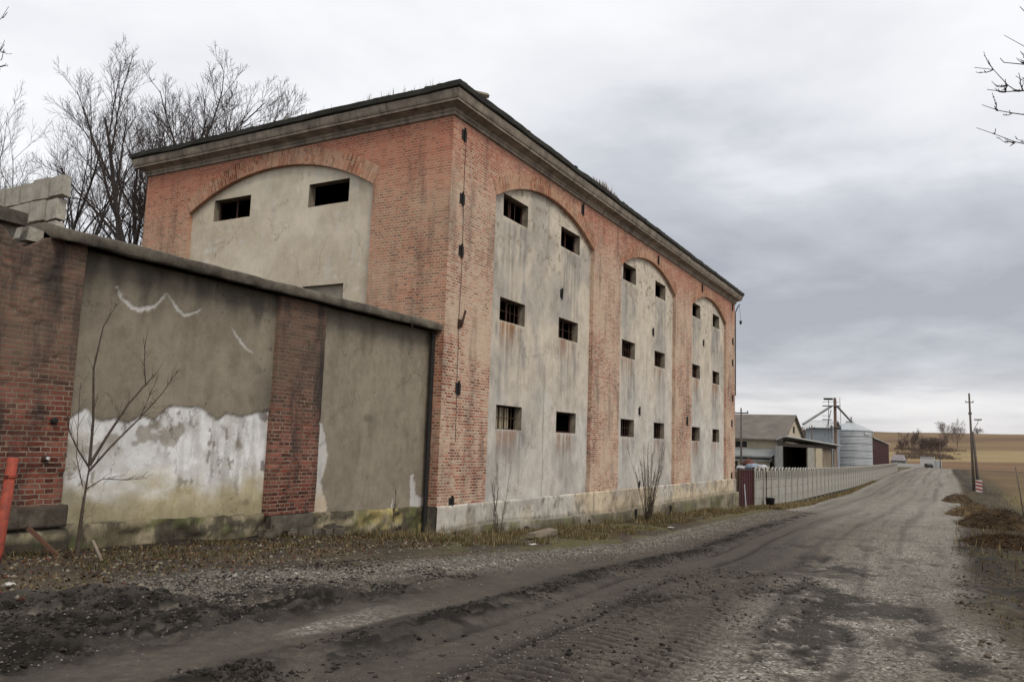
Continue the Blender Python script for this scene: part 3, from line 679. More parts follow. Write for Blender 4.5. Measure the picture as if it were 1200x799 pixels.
# cornice and roof edge: a profile carried round the four sides
def sweep(prof, mat, name, jit=0.0, seg=0.35, seed=3):
    m = MB(); loops = []
    cs = [(BX0, BY1, -1, 1), (BX0, BY0, -1, -1), (BX1, BY0, 1, -1), (BX1, BY1, 1, 1)]
    path = []
    for (x0, y0, ax0, ay0), (x1, y1, ax1, ay1) in zip(cs, cs[1:] + cs[:1]):
        n = max(2, int(math.hypot(x1 - x0, y1 - y0) / seg))
        for t in range(n):
            f = t / n; path.append((x0 + (x1 - x0) * f, y0 + (y1 - y0) * f, ax0 + (ax1 - ax0) * f, ay0 + (ay1 - ay0) * f))
    k = len(prof); rr = random.Random(seed)
    for i, (x, y, ax, ay) in enumerate(path):
        wob = (float(vnoise(np.array(i * .31), np.array(0.), seed)) - .5) * jit * 2
        for s, z in prof: m.v.append((x + ax * (s + rr.uniform(-jit, jit) * .4), y + ay * (s + rr.uniform(-jit, jit) * .4), z + wob + rr.uniform(-jit, jit) * .3))
    n = len(path); u = 0
    for i in range(n):
        j = (i + 1) % n
        for q in range(k - 1):
            m.f.append((i * k + q, j * k + q, j * k + q + 1, i * k + q + 1)); m.uv.append(None)
    return m.build(name, mat, B)
CP = [(-.005, 9.69), (.055, 9.71), (.058, 9.79), (.075, 9.795), (.09, 9.86), (.24, 9.93), (.30, 9.94), (.305, 10.00), (.325, 10.01), (.345, 10.06), (.375, 10.18), (.37, 10.215), (.0, 10.22)]
bchild(sweep(CP, M['cornice'], 'cornice', 0.010, .8))
# roof: low hipped slope with a ragged tile edge
RP = [(.0, 10.23), (.39, 10.225), (.43, 10.245), (.44, 10.375), (.39, 10.39), (.0, 10.47)]
bchild(sweep(RP, M['roof'], 'roof_edge', 0.026, 0.30, 9))
mr = MB(); e = .05; zr, zh = 10.44, 12.6; ym = (BY0 + BY1) / 2
a, b_, c, d = (BX0 + e, BY0 + e, zr), (BX1 - e, BY0 + e, zr), (BX1 - e, BY1 - e, zr), (BX0 + e, BY1 - e, zr); r1, r2 = (BX0 + 6, ym, zh), (BX1 - 6, ym, zh)
mr.quad(a, b_, r2, r1); mr.quad(c, d, r1, r2)
mr.v += [d, a, r1, b_, c, r2]; n = len(mr.v); mr.f += [(n - 6, n - 5, n - 4), (n - 3, n - 2, n - 1)]; mr.uv += [None, None]
bchild(mr.build('roof', M['roof'], B))
mt = MB(); rr = random.Random(4)
x = BX0 - .42
while x < BX1 + .4:      # loose tile ends along the eaves
    wd = rr.uniform(.16, .2); 
    if rr.random() > .12: mt.box(x, BY0 - .41 + rr.uniform(-.02, .03), 10.36 + rr.uniform(-.008, .012), x + wd - .015, BY0 - .1, 10.39 + rr.uniform(0, .02), .006, rr.uniform(-.06, .06))
    x += wd
y = BY0 - .4
while y < BY1 + .4:
    wd = rr.uniform(.16, .2)
    if rr.random() > .08: mt.box(BX0 - .41 + rr.uniform(-.02, .03), y, 10.36 + rr.uniform(-.006, .01), BX0 - .1, y + wd - .015, 10.39 + rr.uniform(0, .015), .006, rr.uniform(-.05, .05))
    y += wd
bchild(mt.build('roof_tiles', M['roof'], B))

# wall anchor holes / vents
def hole(mp, s, z, w_, h_, flip=False, bare=True, d=0.0):
    m = MB(); 
    fr_ = .045
    def bx(a, c, b2, d2, y0, y1):
        p = mp(a, c, y0); q = mp(b2, d2, y1); m.box(min(p[0], q[0]), min(p[1], q[1]), min(p[2], q[2]), max(p[0], q[0]), max(p[1], q[1]), max(p[2], q[2]), .004)
    bx(s - w_ / 2 - .03, z - h_ / 2 + .02, s + w_ / 2 + .03, z + h_ / 2 - .02, d - .012, d + .01)
    bx(s - w_ * .1, z - h_ * .62, s + w_ * .1, z + h_ * .62, d - .05, d - .014)
    return bchild(m.build('wall_anchor', M['dark'], B))
for s, z in [(16.3, 9.36), (16.33, 7.69), (16.38, 6.36), (16.5, 2.91), (16.42, .12)]: hole(fl, s, z, .17, .30)
for s, z in [(23.67, 9.44), (31.39, 9.38), (37.94, 9.42), (43.95, 9.45), (43.98, 7.54), (43.95, 6.36), (43.95, 4.42), (43.75, 3.04), (43.7, .22), (35.6, 2.85)]: hole(fl, s, z, .17, .34)
for s, z in [(31.21, 6.33), (38.64, 6.8), (29.72, 3.0), (29.79, .12), (22.48, 6.37)]: hole(fl, s, z, .15, .30, d=REC)
m = MB(); m.tube([(16.42, BY0 - .01, 4.45), (16.42, BY0 - .10, 4.5), (16.50, BY0 - .13, 4.85)], .028, 6); m.box(16.36, BY0 - .06, 4.42, 16.50, BY0, 4.62)
bchild(m.build('iron_hook', M['iron'], B))
m = MB(); m.tube([(16.40 + .03 * math.sin(z * 1.3) + .05 * (z < 4), BY0 - .012, z) for z in np.arange(9.2, 1.2, -.4)], .007, 4)
bchild(m.build('cable', M['dark'], B))
for x, zt in [(19.91, -.72), (24.19, -.82), (28.48, -.74), (32.56, -.80)]:
    m = MB(); m.tube([(x, BY0 - .26, zt - .5), (x, BY0 - .26, zt), (x, BY0 - .24, zt + .06)], .045, 8); bchild(m.build('drain_pipe', M['dark'], B))
m = MB(); m.tube([(BX1 + .10, BY0 + .05, 9.2), (BX1 + .10, BY0 + .05, 4.6)], .085, 8); m.tube([(BX1 + .1, BY0 + .05, 9.15), (BX1 + .25, BY0 - .1, 9.6), (BX1 + .3, BY0 - .2, 9.75)], .03, 6)
m.tube([(BX1 + .3, BY0 - .1, 9.6), (BX1 + .55, BY0 - .1, 9.75), (BX1 + .75, BY0 - .1, 9.45), (BX1 + .95, BY0 - .1, 8.95)], .008, 4); m.box(BX1 + .82, BY0 - .16, 8.72, BX1 + 1.0, BY0 - .04, 8.90, .03)
bchild(m.build('downpipe', M['dark'], B), 'dark broken downpipe with a dangling wire')
# broken timbers and growth on the roof
m = MB(); m.tube([(16.2, 10.55, 10.42), (16.75, 10.42, 10.52)], .07, 5); m.tube([(16.3, 10.5, 10.42), (17.9, 10.5, 10.46)], .035, 5); m.box(15.9, 10.5, 10.36, 16.5, 10.8, 10.45, .03)
bchild(m.build('broken_rafter', M['wood'], B))
m = MB(); m.box(29.9, 10.44, 10.37, 31.0, 10.5, 10.45, .01); bchild(m.build('metal_strip', mat_plain('bare_metal', (.6, .6, .6), None, .4, 8, 0), B))
roofgrass = []

# ------------------------------------------------------------------ boundary wall in front, joined to the corner
WY = 11.2
V = thing('perimeter_wall', (11.3, WY, -.3), 'old grey rendered boundary wall with brick pilasters running up to the granary corner', 'wall')
def vchild(o, label=None):
    o.location = Vector(o.location) - V.location
    if label: o['label'] = label
    return o
q_ = WY / 11.3
def sc(pts): return [(x * q_, 1.65 + (z - 1.65) * q_) for x, z in pts]
def pdist(A, z, pts):
    d = np.full(A.shape, 9.); tt = np.zeros(A.shape)
    for k, ((x0, z0), (x1, z1_)) in enumerate(zip(pts[:-1], pts[1:])):
        L2 = (x1 - x0) ** 2 + (z1_ - z0) ** 2; t = np.clip(((A - x0) * (x1 - x0) + (z - z0) * (z1_ - z0)) / L2, 0, 1)
        dd = np.hypot(A - x0 - t * (x1 - x0), z - z0 - t * (z1_ - z0)); tt = np.where(dd < d, (k + t) / (len(pts) - 1), tt); d = np.minimum(d, dd)
    return d, tt
WT = sc([(6.8, 1.7), (6.99, 1.77), (7.23, 1.92), (7.33, 1.84), (7.45, 1.74), (7.7, 1.80), (7.95, 1.74), (8.15, 1.86), (8.4, 1.80), (8.5, 1.92), (8.69, 2.05), (9.0, 2.03), (9.29, 2.05), (9.45, 1.93), (9.67, 1.86), (9.85, 1.97), (10.2, 1.93), (10.5, 2.02), (11.2, 2.08)])
S1 = sc([(7.53, 3.82), (7.62, 3.66), (7.76, 3.57), (7.92, 3.51), (8.08, 3.55), (8.21, 3.62), (8.32, 3.76), (8.42, 3.87)]); S2 = sc([(8.42, 3.87), (8.55, 3.75), (8.66, 3.62), (8.8, 3.57), (8.95, 3.62), (9.12, 3.72)])
S3 = sc([(9.79, 3.5), (9.88, 3.40), (10.0, 3.30), (10.15, 3.16), (10.32, 3.09)]); S4 = sc([(9.15, 3.7), (9.5, 3.65), (9.8, 3.3)])
CEM = np.array((.225, .195, .150))
LEDG = lambda s: np.interp(s, [6.8, 9.5, 11, 12.5, 15.8], [.24, .18, .16, .09, .03])
def wall1(A, z):
    c = np.zeros(A.shape + (3,)) + CEM
    c = mixc(c, CEM * .80, sm(.45, .62, fbm(A / 1.3, z / 2.2, 201, 4)) * .8); c = mixc(c, CEM * 1.2, sm(.52, .65, fbm(A / .9, z / 1.5, 202, 4)) * sm(4, 3, z) * .6)
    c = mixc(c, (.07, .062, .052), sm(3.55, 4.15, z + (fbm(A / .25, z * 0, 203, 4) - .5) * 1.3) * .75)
    c = mixc(c, (.085, .08, .068), sm(10.2, 10.7, A + (fbm(z / .3, A * 0, 204, 3) - .5) * .5) * sm(4.2, 2.2, z) * .4)
    edge = np.interp(A, [p_[0] for p_ in WT], [p_[1] for p_ in WT]) + (fbm(A / .09, A * 0, 205, 3) - .5) * .05
    wm = sm(.012, -.012, z - edge)
    wc = np.zeros(A.shape + (3,)) + np.array((.69, .685, .675))
    st_ = sm(.50, .64, fbm(A / .10, z / .9, 206, 5)); wc = mixc(wc, (.27, .25, .215), st_ * .36 * (.2 + .8 * sm(8, 9.5, A)))
    wc = mixc(wc, (.42, .40, .36), sm(.54, .64, fbm(A / .28, z / .28, 207, 5)) * .45)
    wc = mixc(wc, CEM * 1.1, sm(.60, .63, fbm(A / .55, z / .4, 208, 4)) * sm(1.1, 1.5, z) * .7)
    wc = mixc(wc, (.22, .20, .17), sm(.585, .64, fbm(A / .09, z / .16, 216, 5, .65)) * sm(.45, .6, fbm(A / .8, z / .7, 217, 3)) * .8)
    wc = mixc(wc, (.40, .335, .185), sm(1.05, .5, z + (fbm(A / .5, z / .3, 209, 4) - .5) * .7) * .82)
    wc = mixc(wc, (.22, .19, .11), sm(.62, .28, z + (fbm(A / .35, z / .3, 210, 4) - .5) * .5) * .5)
    wc = mixc(wc, (.30, .27, .20), sm(7.25, 7.0, A + (fbm(z / .3, A * 0, 211, 3) - .5) * .5) * sm(1.9, 1.3, z) * .6)
    c = mixc(c, wc, wm)
    rel = -.024 * (1 - wm)
    for S_, w0, w1 in ((S1, .008, .034), (S2, .006, .028), (S3, .004, .022)):
        d, t = pdist(A + (fbm(A / .05, z / .05, 218, 2) - .5) * .05, z + (fbm(A / .07, z / .07, 212, 3) - .5) * .07, S_); wd = w0 + (w1 - w0) * np.sin(t * math.pi)
        k = sm(wd + .010, wd - .010, d) * (1 - wm); c = mixc(c, (.50, .49, .47), k * .85); rel = rel + k * .012
    pp = sm(.72, .76, fbm(A / .2, z / .2, 213, 2)) * sm(10.0, 10.7, A); c = mixc(c, (.10, .085, .07), pp * .7)
    c = mixc(c, (.13, .115, .095), sm(.02, .005, np.abs(z - (LEDG(A) + .02 + (fbm(A / .2, A * 0, 214, 3) - .5) * .06))) * .8)
    return c, rel + (fbm(A / .35, z / .35, 215, 4) - .5) * .014
W2L = sc([(12.1, 1.95), (12.28, 1.90), (12.42, 1.62), (12.50, 1.25), (12.44, .95), (12.36, .72), (12.42, .52), (12.55, .35), (12.62, .20), (12.50, .10), (12.1, .08)])
W2R = sc([(15.36, .80), (15.46, .82), (15.55, .62), (15.60, .36), (15.80, .28), (16.05, .27), (16.05, .04), (15.42, .03)])
def inside(A, z, poly):
    r = np.zeros(A.shape, bool); n = len(poly); j = n - 1
    with np.errstate(divide='ignore', invalid='ignore'):
        for i in range(n):
            xi, zi = poly[i]; xj, zj = poly[j]
            r ^= ((zi > z) != (zj > z)) & (A < (xj - xi) * (z - zi) / ((zj - zi) or 1e-9) + xi); j = i
    return r.astype(float)
def wall2(A, z):
    c = np.zeros(A.shape + (3,)) + CEM * 1.10
    c = mixc(c, CEM * .92, sm(.45, .62, fbm(A / 1.1, z / 1.6, 221, 4)) * .8); c = mixc(c, CEM * 1.30, sm(.5, .65, fbm(A / .5, z / 2.5, 222, 4)) * .45)
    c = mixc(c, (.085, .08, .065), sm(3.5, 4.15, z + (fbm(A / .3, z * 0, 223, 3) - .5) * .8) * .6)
    c = mixc(c, (.10, .085, .07), sm(.06, .0, np.hypot((A - 13.6) / 1.6, z - 2.05) - .06) * .5)
    c = mixc(c, (.24, .20, .155), sm(.2, -.1, np.abs(np.hypot(A - 13.75, (z - .4)) - 1.5) - .02) * .10)
    jit = (fbm(A / .08, z / .08, 224, 3) - .5) * .07
    wm = np.maximum(inside(A + jit, z + jit, W2L), inside(A + jit, z + jit, W2R)); wm = np.maximum(wm, inside(A + jit, z, [(14.55, .02), (14.60, .34), (14.65, .10), (14.75, .04)]))
    c = mixc(c, (.50, .49, .465), wm * .92)
    c = mixc(c, (.46, .36, .25), wm * sm(.75, .3, z) * sm(13.5, 12.6, A) * .8)
    c = mixc(c, (.17, .15, .12), sm(.02, .005, np.abs(z - LEDG(A) - .02)) * .7)
    return c, -.016 * (1 - wm) + (fbm(A / .35, z / .35, 225, 4) - .5) * .012
def sheet(x0, x1, z0, z1_, yb, colf, mat, name, st=.026, off=None):
    S = np.arange(x0, x1 + st, st); S[-1] = x1; ZZ = np.arange(z0, z1_ + st, st); ZZ[-1] = z1_
    A, Bz = np.meshgrid(S, ZZ, indexing='ij'); c, d = colf(A, Bz)
    yy = yb + d + (off(A, Bz) if off else 0)
    return new_obj(name, grid_mesh(np.stack([A, yy, Bz], -1), None, c, True, name), mat, V)
def fv(s, z, d): return (s, WY + d, z)
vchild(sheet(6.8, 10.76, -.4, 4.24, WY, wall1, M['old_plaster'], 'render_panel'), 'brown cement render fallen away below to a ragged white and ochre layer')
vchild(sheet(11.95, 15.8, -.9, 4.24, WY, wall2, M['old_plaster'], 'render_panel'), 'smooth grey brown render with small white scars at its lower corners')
def low(A, z):
    c = np.zeros(A.shape + (3,)) + np.array((.165, .14, .092))
    c = mixc(c, (.29, .25, .165), sm(.50, .62, fbm(A / .6, z / .3, 231, 5)) * .75)
    c = mixc(c, (.30, .25, .10), sm(.45, .62, fbm(A / .8, z / .35, 232, 4)) * sm(12, 12.8, A) * .75)
    c = mixc(c, (.045, .04, .032), sm(.50, .57, fbm(A / .8, z / .22, 233, 6, .6)) * .85)
    c = mixc(c, (.055, .045, .035), sm(.0, -.25, z + .12 * (A - 7) * .4 + (fbm(A / .3, z / .2, 239, 4) - .5) * .3) * .7)
    c = mixc(c, (.09, .10, .04), sm(.56, .66, fbm(A / .3, z / .2, 234, 5)) * .7)
    return c, (fbm(A / .3, z / .15, 235, 5) - .5) * .13
S = np.arange(6.3, 15.8, .03); rowsl = []
LD = LEDG(S) + (fbm(S / .25, S * 0, 236, 3) - .5) * .05
rowsl.append((WY + .02 + 0 * S, LD + .03)); rowsl.append((WY - .05 - (fbm(S / .2, S * 0, 237, 3)) * .03, LD + .01))
for t in np.linspace(0, 1, 22)[1:]:
    zz = LD - t * (LD + 1.1); c_, r_ = low(S, zz); rowsl.append((WY - .075 - r_ * 1.3, zz))
G = np.stack([np.stack([S, a, b_], -1) for a, b_ in rowsl], 1)[:, ::-1]; c_, _ = low(G[..., 0], G[..., 2])
vchild(new_obj('footing', grid_mesh(G, None, c_, True, 'footing'), M['plinth'], V), 'crumbling mossy ochre footing')
# core of the wall so that it has a real thickness
m = MB(); m.box(6.8, WY + .05, -.9, 15.8, WY + .50, 4.23); vchild(m.build('wall_core', M['coping'], V))
# brick pilasters with uneven faces
def brick_face(x0, x1, z0, z1_, yf, depth, name, top=None, mat='brick_dark', label=None, seed=1, amp=.02):
    S = np.arange(x0, x1 + .04, .05); S[-1] = x1; ZZ = np.arange(z0, z1_ + .04, .0358)
    A, Bz = np.meshgrid(S, ZZ, indexing='ij')
    if top is not None:
        tv = top(A); Bz = z0 + (Bz - z0) * ((tv - z0) / (ZZ[-1] - z0))
    yy = yf + (fbm(A / .35, Bz / .3, seed, 4) - .5) * amp + (_hash(np.floor(A / .13), np.floor(Bz / .0716), seed) > .93) * .02
    P_ = np.stack([A, yy, Bz], -1); n, k = A.shape
    # side and top skins: extend the rim backwards
    Lft = np.stack([A[0], np.full(k, yf + depth), Bz[0]], -1)[None]; Rgt = np.stack([A[-1], np.full(k, yf + depth), Bz[-1]], -1)[None]
    P_ = np.concatenate([Lft, P_, Rgt], 0)
    Tp = P_[:, -1:].copy(); Tp[..., 1] = yf + depth
    P_ = np.concatenate([P_, Tp], 1)
    me = grid_mesh(P_, None, None, False, name)
    uv = me.uv_layers.new(name='uv'); li = np.empty(len(me.loops), np.int32); me.loops.foreach_get('vertex_index', li)
    co = P_.reshape(-1, 3)[li]; uu = np.stack([co[:, 0] + (co[:, 1] - yf) * 1.0, co[:, 2]], -1); uv.data.foreach_set('uv', uu.astype(np.float32).ravel())
    return vchild(new_obj(name, me, M[mat], V), label)
brick_face(10.74, 12.0, .16, 4.22, WY - .12, .2, 'pilaster', None, label='dark sooty brick pilaster between the two render panels', seed=5, amp=.035)
brick_face(4.6, 6.86, .55, 4.5, WY - .15, .8, 'pilaster', lambda A: 4.28 - .10 * sm(5.6, 5.0, A) - .20 * np.exp(-((A - 5.95) / .22) ** 2) + (_hash(np.floor(A / .13), A * 0, 8) - .5) * .07, label='crumbling brick pier with broken top at the left end', seed=6, amp=.05)
def pierbase(A, z):
    c = np.zeros(A.shape + (3,)) + np.array((.075, .062, .05)); c = mixc(c, (.13, .11, .085), sm(.5, .62, fbm(A / .4, z / .2, 241, 4)) * .8); return c, (fbm(A / .3, z / .2, 242, 4) - .5) * .03
G = []
S = np.arange(4.6, 6.96, .03)
for yy, zz in [(.6, .56), (.0, .555)] + [(-.02, z) for z in np.linspace(.53, .26, 8)] + [(.03, .25)]: G.append(np.stack([S, WY - .17 + yy + (fbm(S / .2, S * 0 + zz * 4, 243, 3) - .5) * .02, zz + 0 * S], -1))
G = np.stack(G, 1)[:, ::-1]; G = np.concatenate([G, G[-1:] + np.array([0, .4, 0])], 0)
c_, _ = pierbase(G[..., 0], G[..., 2]); vchild(new_obj('pier_base', grid_mesh(G, None, c_, True, 'pier_base'), M['plinth'], V), 'dark rendered base of the left pier')
S = np.arange(4.4, 7.0, .03); G = np.stack([np.stack([S, WY - .20 - (fbm(S / .3, S * 0 + t, 244, 4) - .5) * .06 + (.2 if t == 0 else 0), .26 - t * .9 + (fbm(S / .2, S * 0, 246, 3) - .5) * .03], -1) for t in np.linspace(0, 1, 14)], 1)[:, ::-1]
G = np.concatenate([G, G[-1:] + np.array([0, .4, 0])], 0)
c_, _ = low(G[..., 0], G[..., 2]); vchild(new_obj('pier_footing', grid_mesh(G, None, c_ * .8, True, 'pier_footing'), M['plinth'], V))
# pilaster foot: cracked stone block and loose rubble
m = MB(); m.box(10.80, WY - .20, -.12, 11.90, WY - .05, .16, .03); vchild(m.build('pilaster_base', M['coping'], V), 'cracked stone block under the middle pilaster')
m = MB()
for k in range(26): 
    x = rnd.uniform(10.3, 12.6); y = WY - rnd.uniform(.15, .55); s = rnd.uniform(.05, .17); z = z1(x, y) - .02; m.box(x, y, z, x + s * 1.5, y + s, z + s * .7 + rnd.random() * .1, .025, rnd.uniform(-1, 1))
vchild(m.build('fallen_rubble', M['coping'], V))
# coping: rough concrete slab, chipped
S = np.arange(6.30, 15.82, .05); S[-1] = 15.79
pr = [(11.0, 4.255), (10.87, 4.24), (10.85, 4.26), (10.85, 4.385), (10.88, 4.42), (11.2, 4.50), (11.75, 4.50), (11.78, 4.45), (11.75, 4.23)]
G = np.stack([np.stack([S, np.full(S.shape, y) + (fbm(S / .25, S * 0 + k, 251, 4) - .5) * .035, np.full(S.shape, z) + (fbm(S / .35, S * 0 + k * .3, 252, 4) - .5) * .05], -1) for k, (y, z) in enumerate(pr)], 1)
e0 = G[:1].copy(); cen = e0.mean(1, keepdims=True); G = np.concatenate([cen + (e0 - cen) * .02 + [.02, 0, 0], G], 0)
vchild(new_obj('coping', grid_mesh(G, None, None, False, 'coping'), M['coping'], V), 'sloping weathered concrete coping')
for x, z in ((6.55, 1.20), (6.62, 1.72)):
    m = MB(); m.lathe((0, 0, 0), [(0.001, 0), (.045, 0), (.05, .03), (.03, .06), (.001, .06)], 12); o = m.build('fixing', M['dark'] if z > 1.5 else M['iron'], V); o.rotation_euler = (math.pi / 2, 0, 0); o.location = (x, WY - .16, z); vchild(o)
m = MB(); m.lathe((0, 0, 0), [(.001, .0), (.022, .0), (.022, .02), (.001, .02)], 10); o = m.build('insulator', mat_plain('white_porcelain', (.7, .7, .72), None, .3, 8, 0), V); o.rotation_euler = (math.pi / 2, 0, 0); o.location = (6.55, WY - .222, 1.205); vchild(o)

# block wall running back from the pier
K = thing('block_wall', (6.74, 13.2, 4.2), 'low wall of pale aerated blocks above the brick pier', 'wall')
cnt = 0
for r, (z0, z1_) in enumerate([(4.30, 4.62), (4.63, 4.96), (4.97, 5.29)]):
    y = 11.36 + (0, -.02, -.12)[r]; first = True
    while y < 16.5:
        L_ = .36 if first else .40
        if first and r == 1: L_ = .30
        m = MB(); dx = rnd.uniform(-.02, .02); m.box(6.52 + dx, y, z0 + rnd.uniform(0, .012), 6.65 + dx, y + L_ - .03, z1_ - .012 + rnd.uniform(-.02, .004), .012)
        o = m.build('block', M['block'], K); o.location = Vector(o.location) - K.location; y += L_; first = False
m = MB(); m.box(6.2, 11.5, 3.0, 6.7, 16.6, 4.29, .01); o = m.build('wall_stub', M['coping'], K); o.location = Vector(o.location) - K.location
m = MB(); m.box(4.9, 11.0, 4.36, 5.98, 11.45, 4.52, .035); o = m.build('concrete_slab', M['coping']); o.rotation_euler = (0, 0, 0); origin(o)
tag(o, 'broken grey concrete slab lying on top of the brick pier at the left edge', 'slab')
for (x, y, s, z), lb in zip([(6.05, 11.15, .16, 4.2), (5.75, 11.25, .14, 4.2), (5.0, 11.1, .2, 4.2)], ('small lump of masonry on the pier top beside the block wall', 'masonry lump wedged under the right end of the broken slab', 'masonry lump under the broken slab at the picture edge')):
    m = MB(); m.box(x, y, z, x + s * 1.3, y + s, z + s * 1.1, .03); o = m.build('masonry_lump', M['block']); origin(o); tag(o, lb, 'rubble', 'masonry lumps on the pier')


# ------------------------------------------------------------------ bare trees
def grow_tree(seed, H, stems, spread=.35, levels=5, kids=(8, 7, 6, 5), r0=.2, up=.07, wig=.055, twigr=.008, first=.26, trunkh=.30, lenf=(.52, .78), kid_ang=(.35, .75)):
    rr = random.Random(seed); parts = {0: MB(), 1: MB()}
    def rv(): return Vector((rr.gauss(0, 1), rr.gauss(0, 1), rr.gauss(0, 1)))
    def br(p, d, L, r, lv):
        n = (9, 6, 5, 4, 3, 3)[lv]; pts = [p.copy()]; rad = [r]; dirs = [d.copy()]
        for i in range(n):
            d = (d + rv() * wig * (1 + .3 * lv) + Vector((0, 0, up * (1 if lv else .4)))).normalized()
            p = p + d * (L / n); pts.append(p.copy()); rad.append(max(twigr * .6, r * (1 - (i + 1) / n * (.75 if lv < levels - 1 else .5)))); dirs.append(d.copy())
        parts[0 if lv < 2 else 1].tube(pts, rad, (7, 6, 4, 3, 3, 3)[lv], False)
        if lv + 1 < levels:
            K_ = kids[lv]; f0 = first if lv == 0 else .28
            for k in range(K_):
                t = f0 + (1 - f0) * (k + rr.random() * .8) / K_; t = min(t, .98); x = t * n; i = min(int(x), n - 1); q = pts[i].lerp(pts[i + 1], x - i)
                a = dirs[i].orthogonal().normalized(); a = Matrix.Rotation(k * 2.4 + rr.uniform(-.5, .5), 3, dirs[i]) @ a
                ang = rr.uniform(*kid_ang); nd = (dirs[i] * math.cos(ang) + a * math.sin(ang)).normalized()
                br(q, nd, L * rr.uniform(*lenf) * (1 - .45 * t), max(twigr, rad[i] * .60), lv + 1)
    t0 = trunkh * H
    parts[0].tube([(0, 0, -.3), (rr.uniform(-.1, .1), rr.uniform(-.1, .1), t0 * .5), (0, 0, t0 + .1)], [r0 * 1.5, r0 * 1.25, r0 * 1.15], 9, False)
    H = H - t0
    for k in range(stems):
        a = 2 * math.pi * k / max(stems, 1) + rr.random(); tl = spread * (rr.uniform(.5, 1) if stems > 1 else .3)
        br(Vector((math.cos(a) * .12 * (stems > 1), math.sin(a) * .12 * (stems > 1), t0 - rr.uniform(0, .12) * t0)), Vector((math.cos(a) * tl, math.sin(a) * tl, 1)).normalized(), H * rr.uniform(.82, 1.0), r0 * rr.uniform(.7, 1), 0)
    return parts
def tree(name, locn, label, cat='tree', group=None, mats=('bark', 'twig'), names=('trunk', 'crown'), **k):
    t = thing(name, locn, label, cat, group); p_ = grow_tree(**k)
    p_[0].build(names[0], M[mats[0]], t, True); p_[1].build(names[1], M[mats[1]], t, True); return t
def ray(px, py, depth):
    d = R_ * ((px - 600) / 931.85) + U_ * (-(py - 399.5) / 931.85) + W_
    return Vector((0, 0, 1.65)) + d * depth
def base(px, depth):
    p_ = ray(px, 520, depth); return (p_.x, p_.y, z1(p_.x, p_.y))
GT = 'bare trees standing behind the boundary wall'
tree('bare_tree', base(158, 36), 'tall many stemmed bare tree left of the granary, highest of the trees behind the wall', group=GT, seed=8, H=18.6, stems=5, spread=.52, kids=(9, 7, 6, 4), r0=.27, twigr=.008, trunkh=.34, kid_ang=(.35, .62), first=.12, lenf=(.50, .68))
tree('bare_tree', base(178, 33), 'slim dark bare trunk standing close against the granary end wall', group=GT, seed=17, H=13, stems=1, spread=.1, kids=(7, 5, 5, 4), r0=.21, twigr=.009, first=.5)
tree('bare_tree', base(248, 40), 'bare tree whose crown shows above the granary roof', group=GT, seed=19, H=17.8, stems=7, spread=.60, kids=(8, 7, 6, 4), r0=.24, twigr=.009, first=.15, trunkh=.36, kid_ang=(.35, .65))
tree('bare_tree', base(25, 38), 'paler fine branched bare tree at the left, above the block wall', group=GT, seed=41, H=18.0, stems=4, spread=.60, kids=(8, 6, 5, 4), r0=.17, twigr=.007, kid_ang=(.35, .65), trunkh=.36)
tree('bare_tree', base(100, 46), 'thin low bare tree between the two bigger ones behind the wall', group=GT, seed=43, H=13.5, stems=2, spread=.5, kids=(6, 5, 5, 4), r0=.13, twigr=.008)
# a tree just outside the right edge, whose twigs hang into the picture
def side_tree(px, py, depth, trunkpx, seed, label, H, tips):
    tp = ray(trunkpx, 520, depth); bz = z1(tp.x, tp.y); t = thing('roadside_tree', (tp.x, tp.y, bz), label, 'tree'); rr = random.Random(seed)
    o0 = Vector((tp.x, tp.y, bz)); tr = MB(); cw = MB()
    top = H; tr.tube([(0, 0, -.3), (.05, .02, top * .3), (-.05, .05, top * .6), (0, 0, top)], [.24, .19, .13, .05], 8)
    def tw(a, b_, r, n=7, lv=0):
        pts = []; off = Vector((0, 0, 0)); b1 = b_
        for i in range(n + 1):
            f = i / n; pts.append(a.lerp(b1, f) + Vector((rr.gauss(0, 1), rr.gauss(0, 1), rr.gauss(0, 1))) * (b1 - a).length * .018 * (0 < f) - Vector((0, 0, math.sin(f * math.pi) * (b1 - a).length * .10)))
        cw.tube(pts, [max(.005, r * (1 - .85 * i / n)) for i in range(n + 1)], 4, False)
        if lv < 2:
            for k in range(11 if lv == 0 else 6):
                i = rr.randint(1, n - 1); f = rr.uniform(.25, .95); i = int(f * n); d = (b1 - a).normalized(); L_ = (b1 - a).length * rr.uniform(.14, .32) * (1.25 - f)
                q = pts[i]; v = (d * rr.uniform(.5, 1) + Vector((rr.uniform(-.5, .5), rr.uniform(-.5, .5), rr.uniform(-.25, .75)))).normalized(); tw(q, q + v * L_, max(.006, r * .42), 5, lv + 1)
    for (ax, ay, fx, fy, r) in tips:
        q = ray(fx, fy, depth * .97) - o0; hz = min(max(q.z * 1.0 + .5, 2), H * .97); a = Vector((0, 0, hz)); tw(a, q, r, 9)
    tr.build('trunk', M['bark'], t, True); cw.build('crown', M['twig'], t, True)
side_tree(0, 0, 13, 1330, 5, 'bare roadside tree reaching its twigs into the upper right corner', 9.5, [(0, 0, 1143, 82, .024), (0, 0, 1156, 120, .024), (0, 0, 1150, 150, .024), (0, 0, 1170, 63, .03), (0, 0, 1188, 8, .03), (0, 0, 1180, 46, .025), (0, 0, 1160, 96, .03)])
side_tree(0, 0, 20, -120, 6, 'bare tree beyond the left edge with only a few twigs showing high up', 12.0, [(0, 0, 8, 62, .04), (0, 0, 16, 74, .03), (0, 0, 6, 8, .03), (0, 0, 10, 50, .03)])

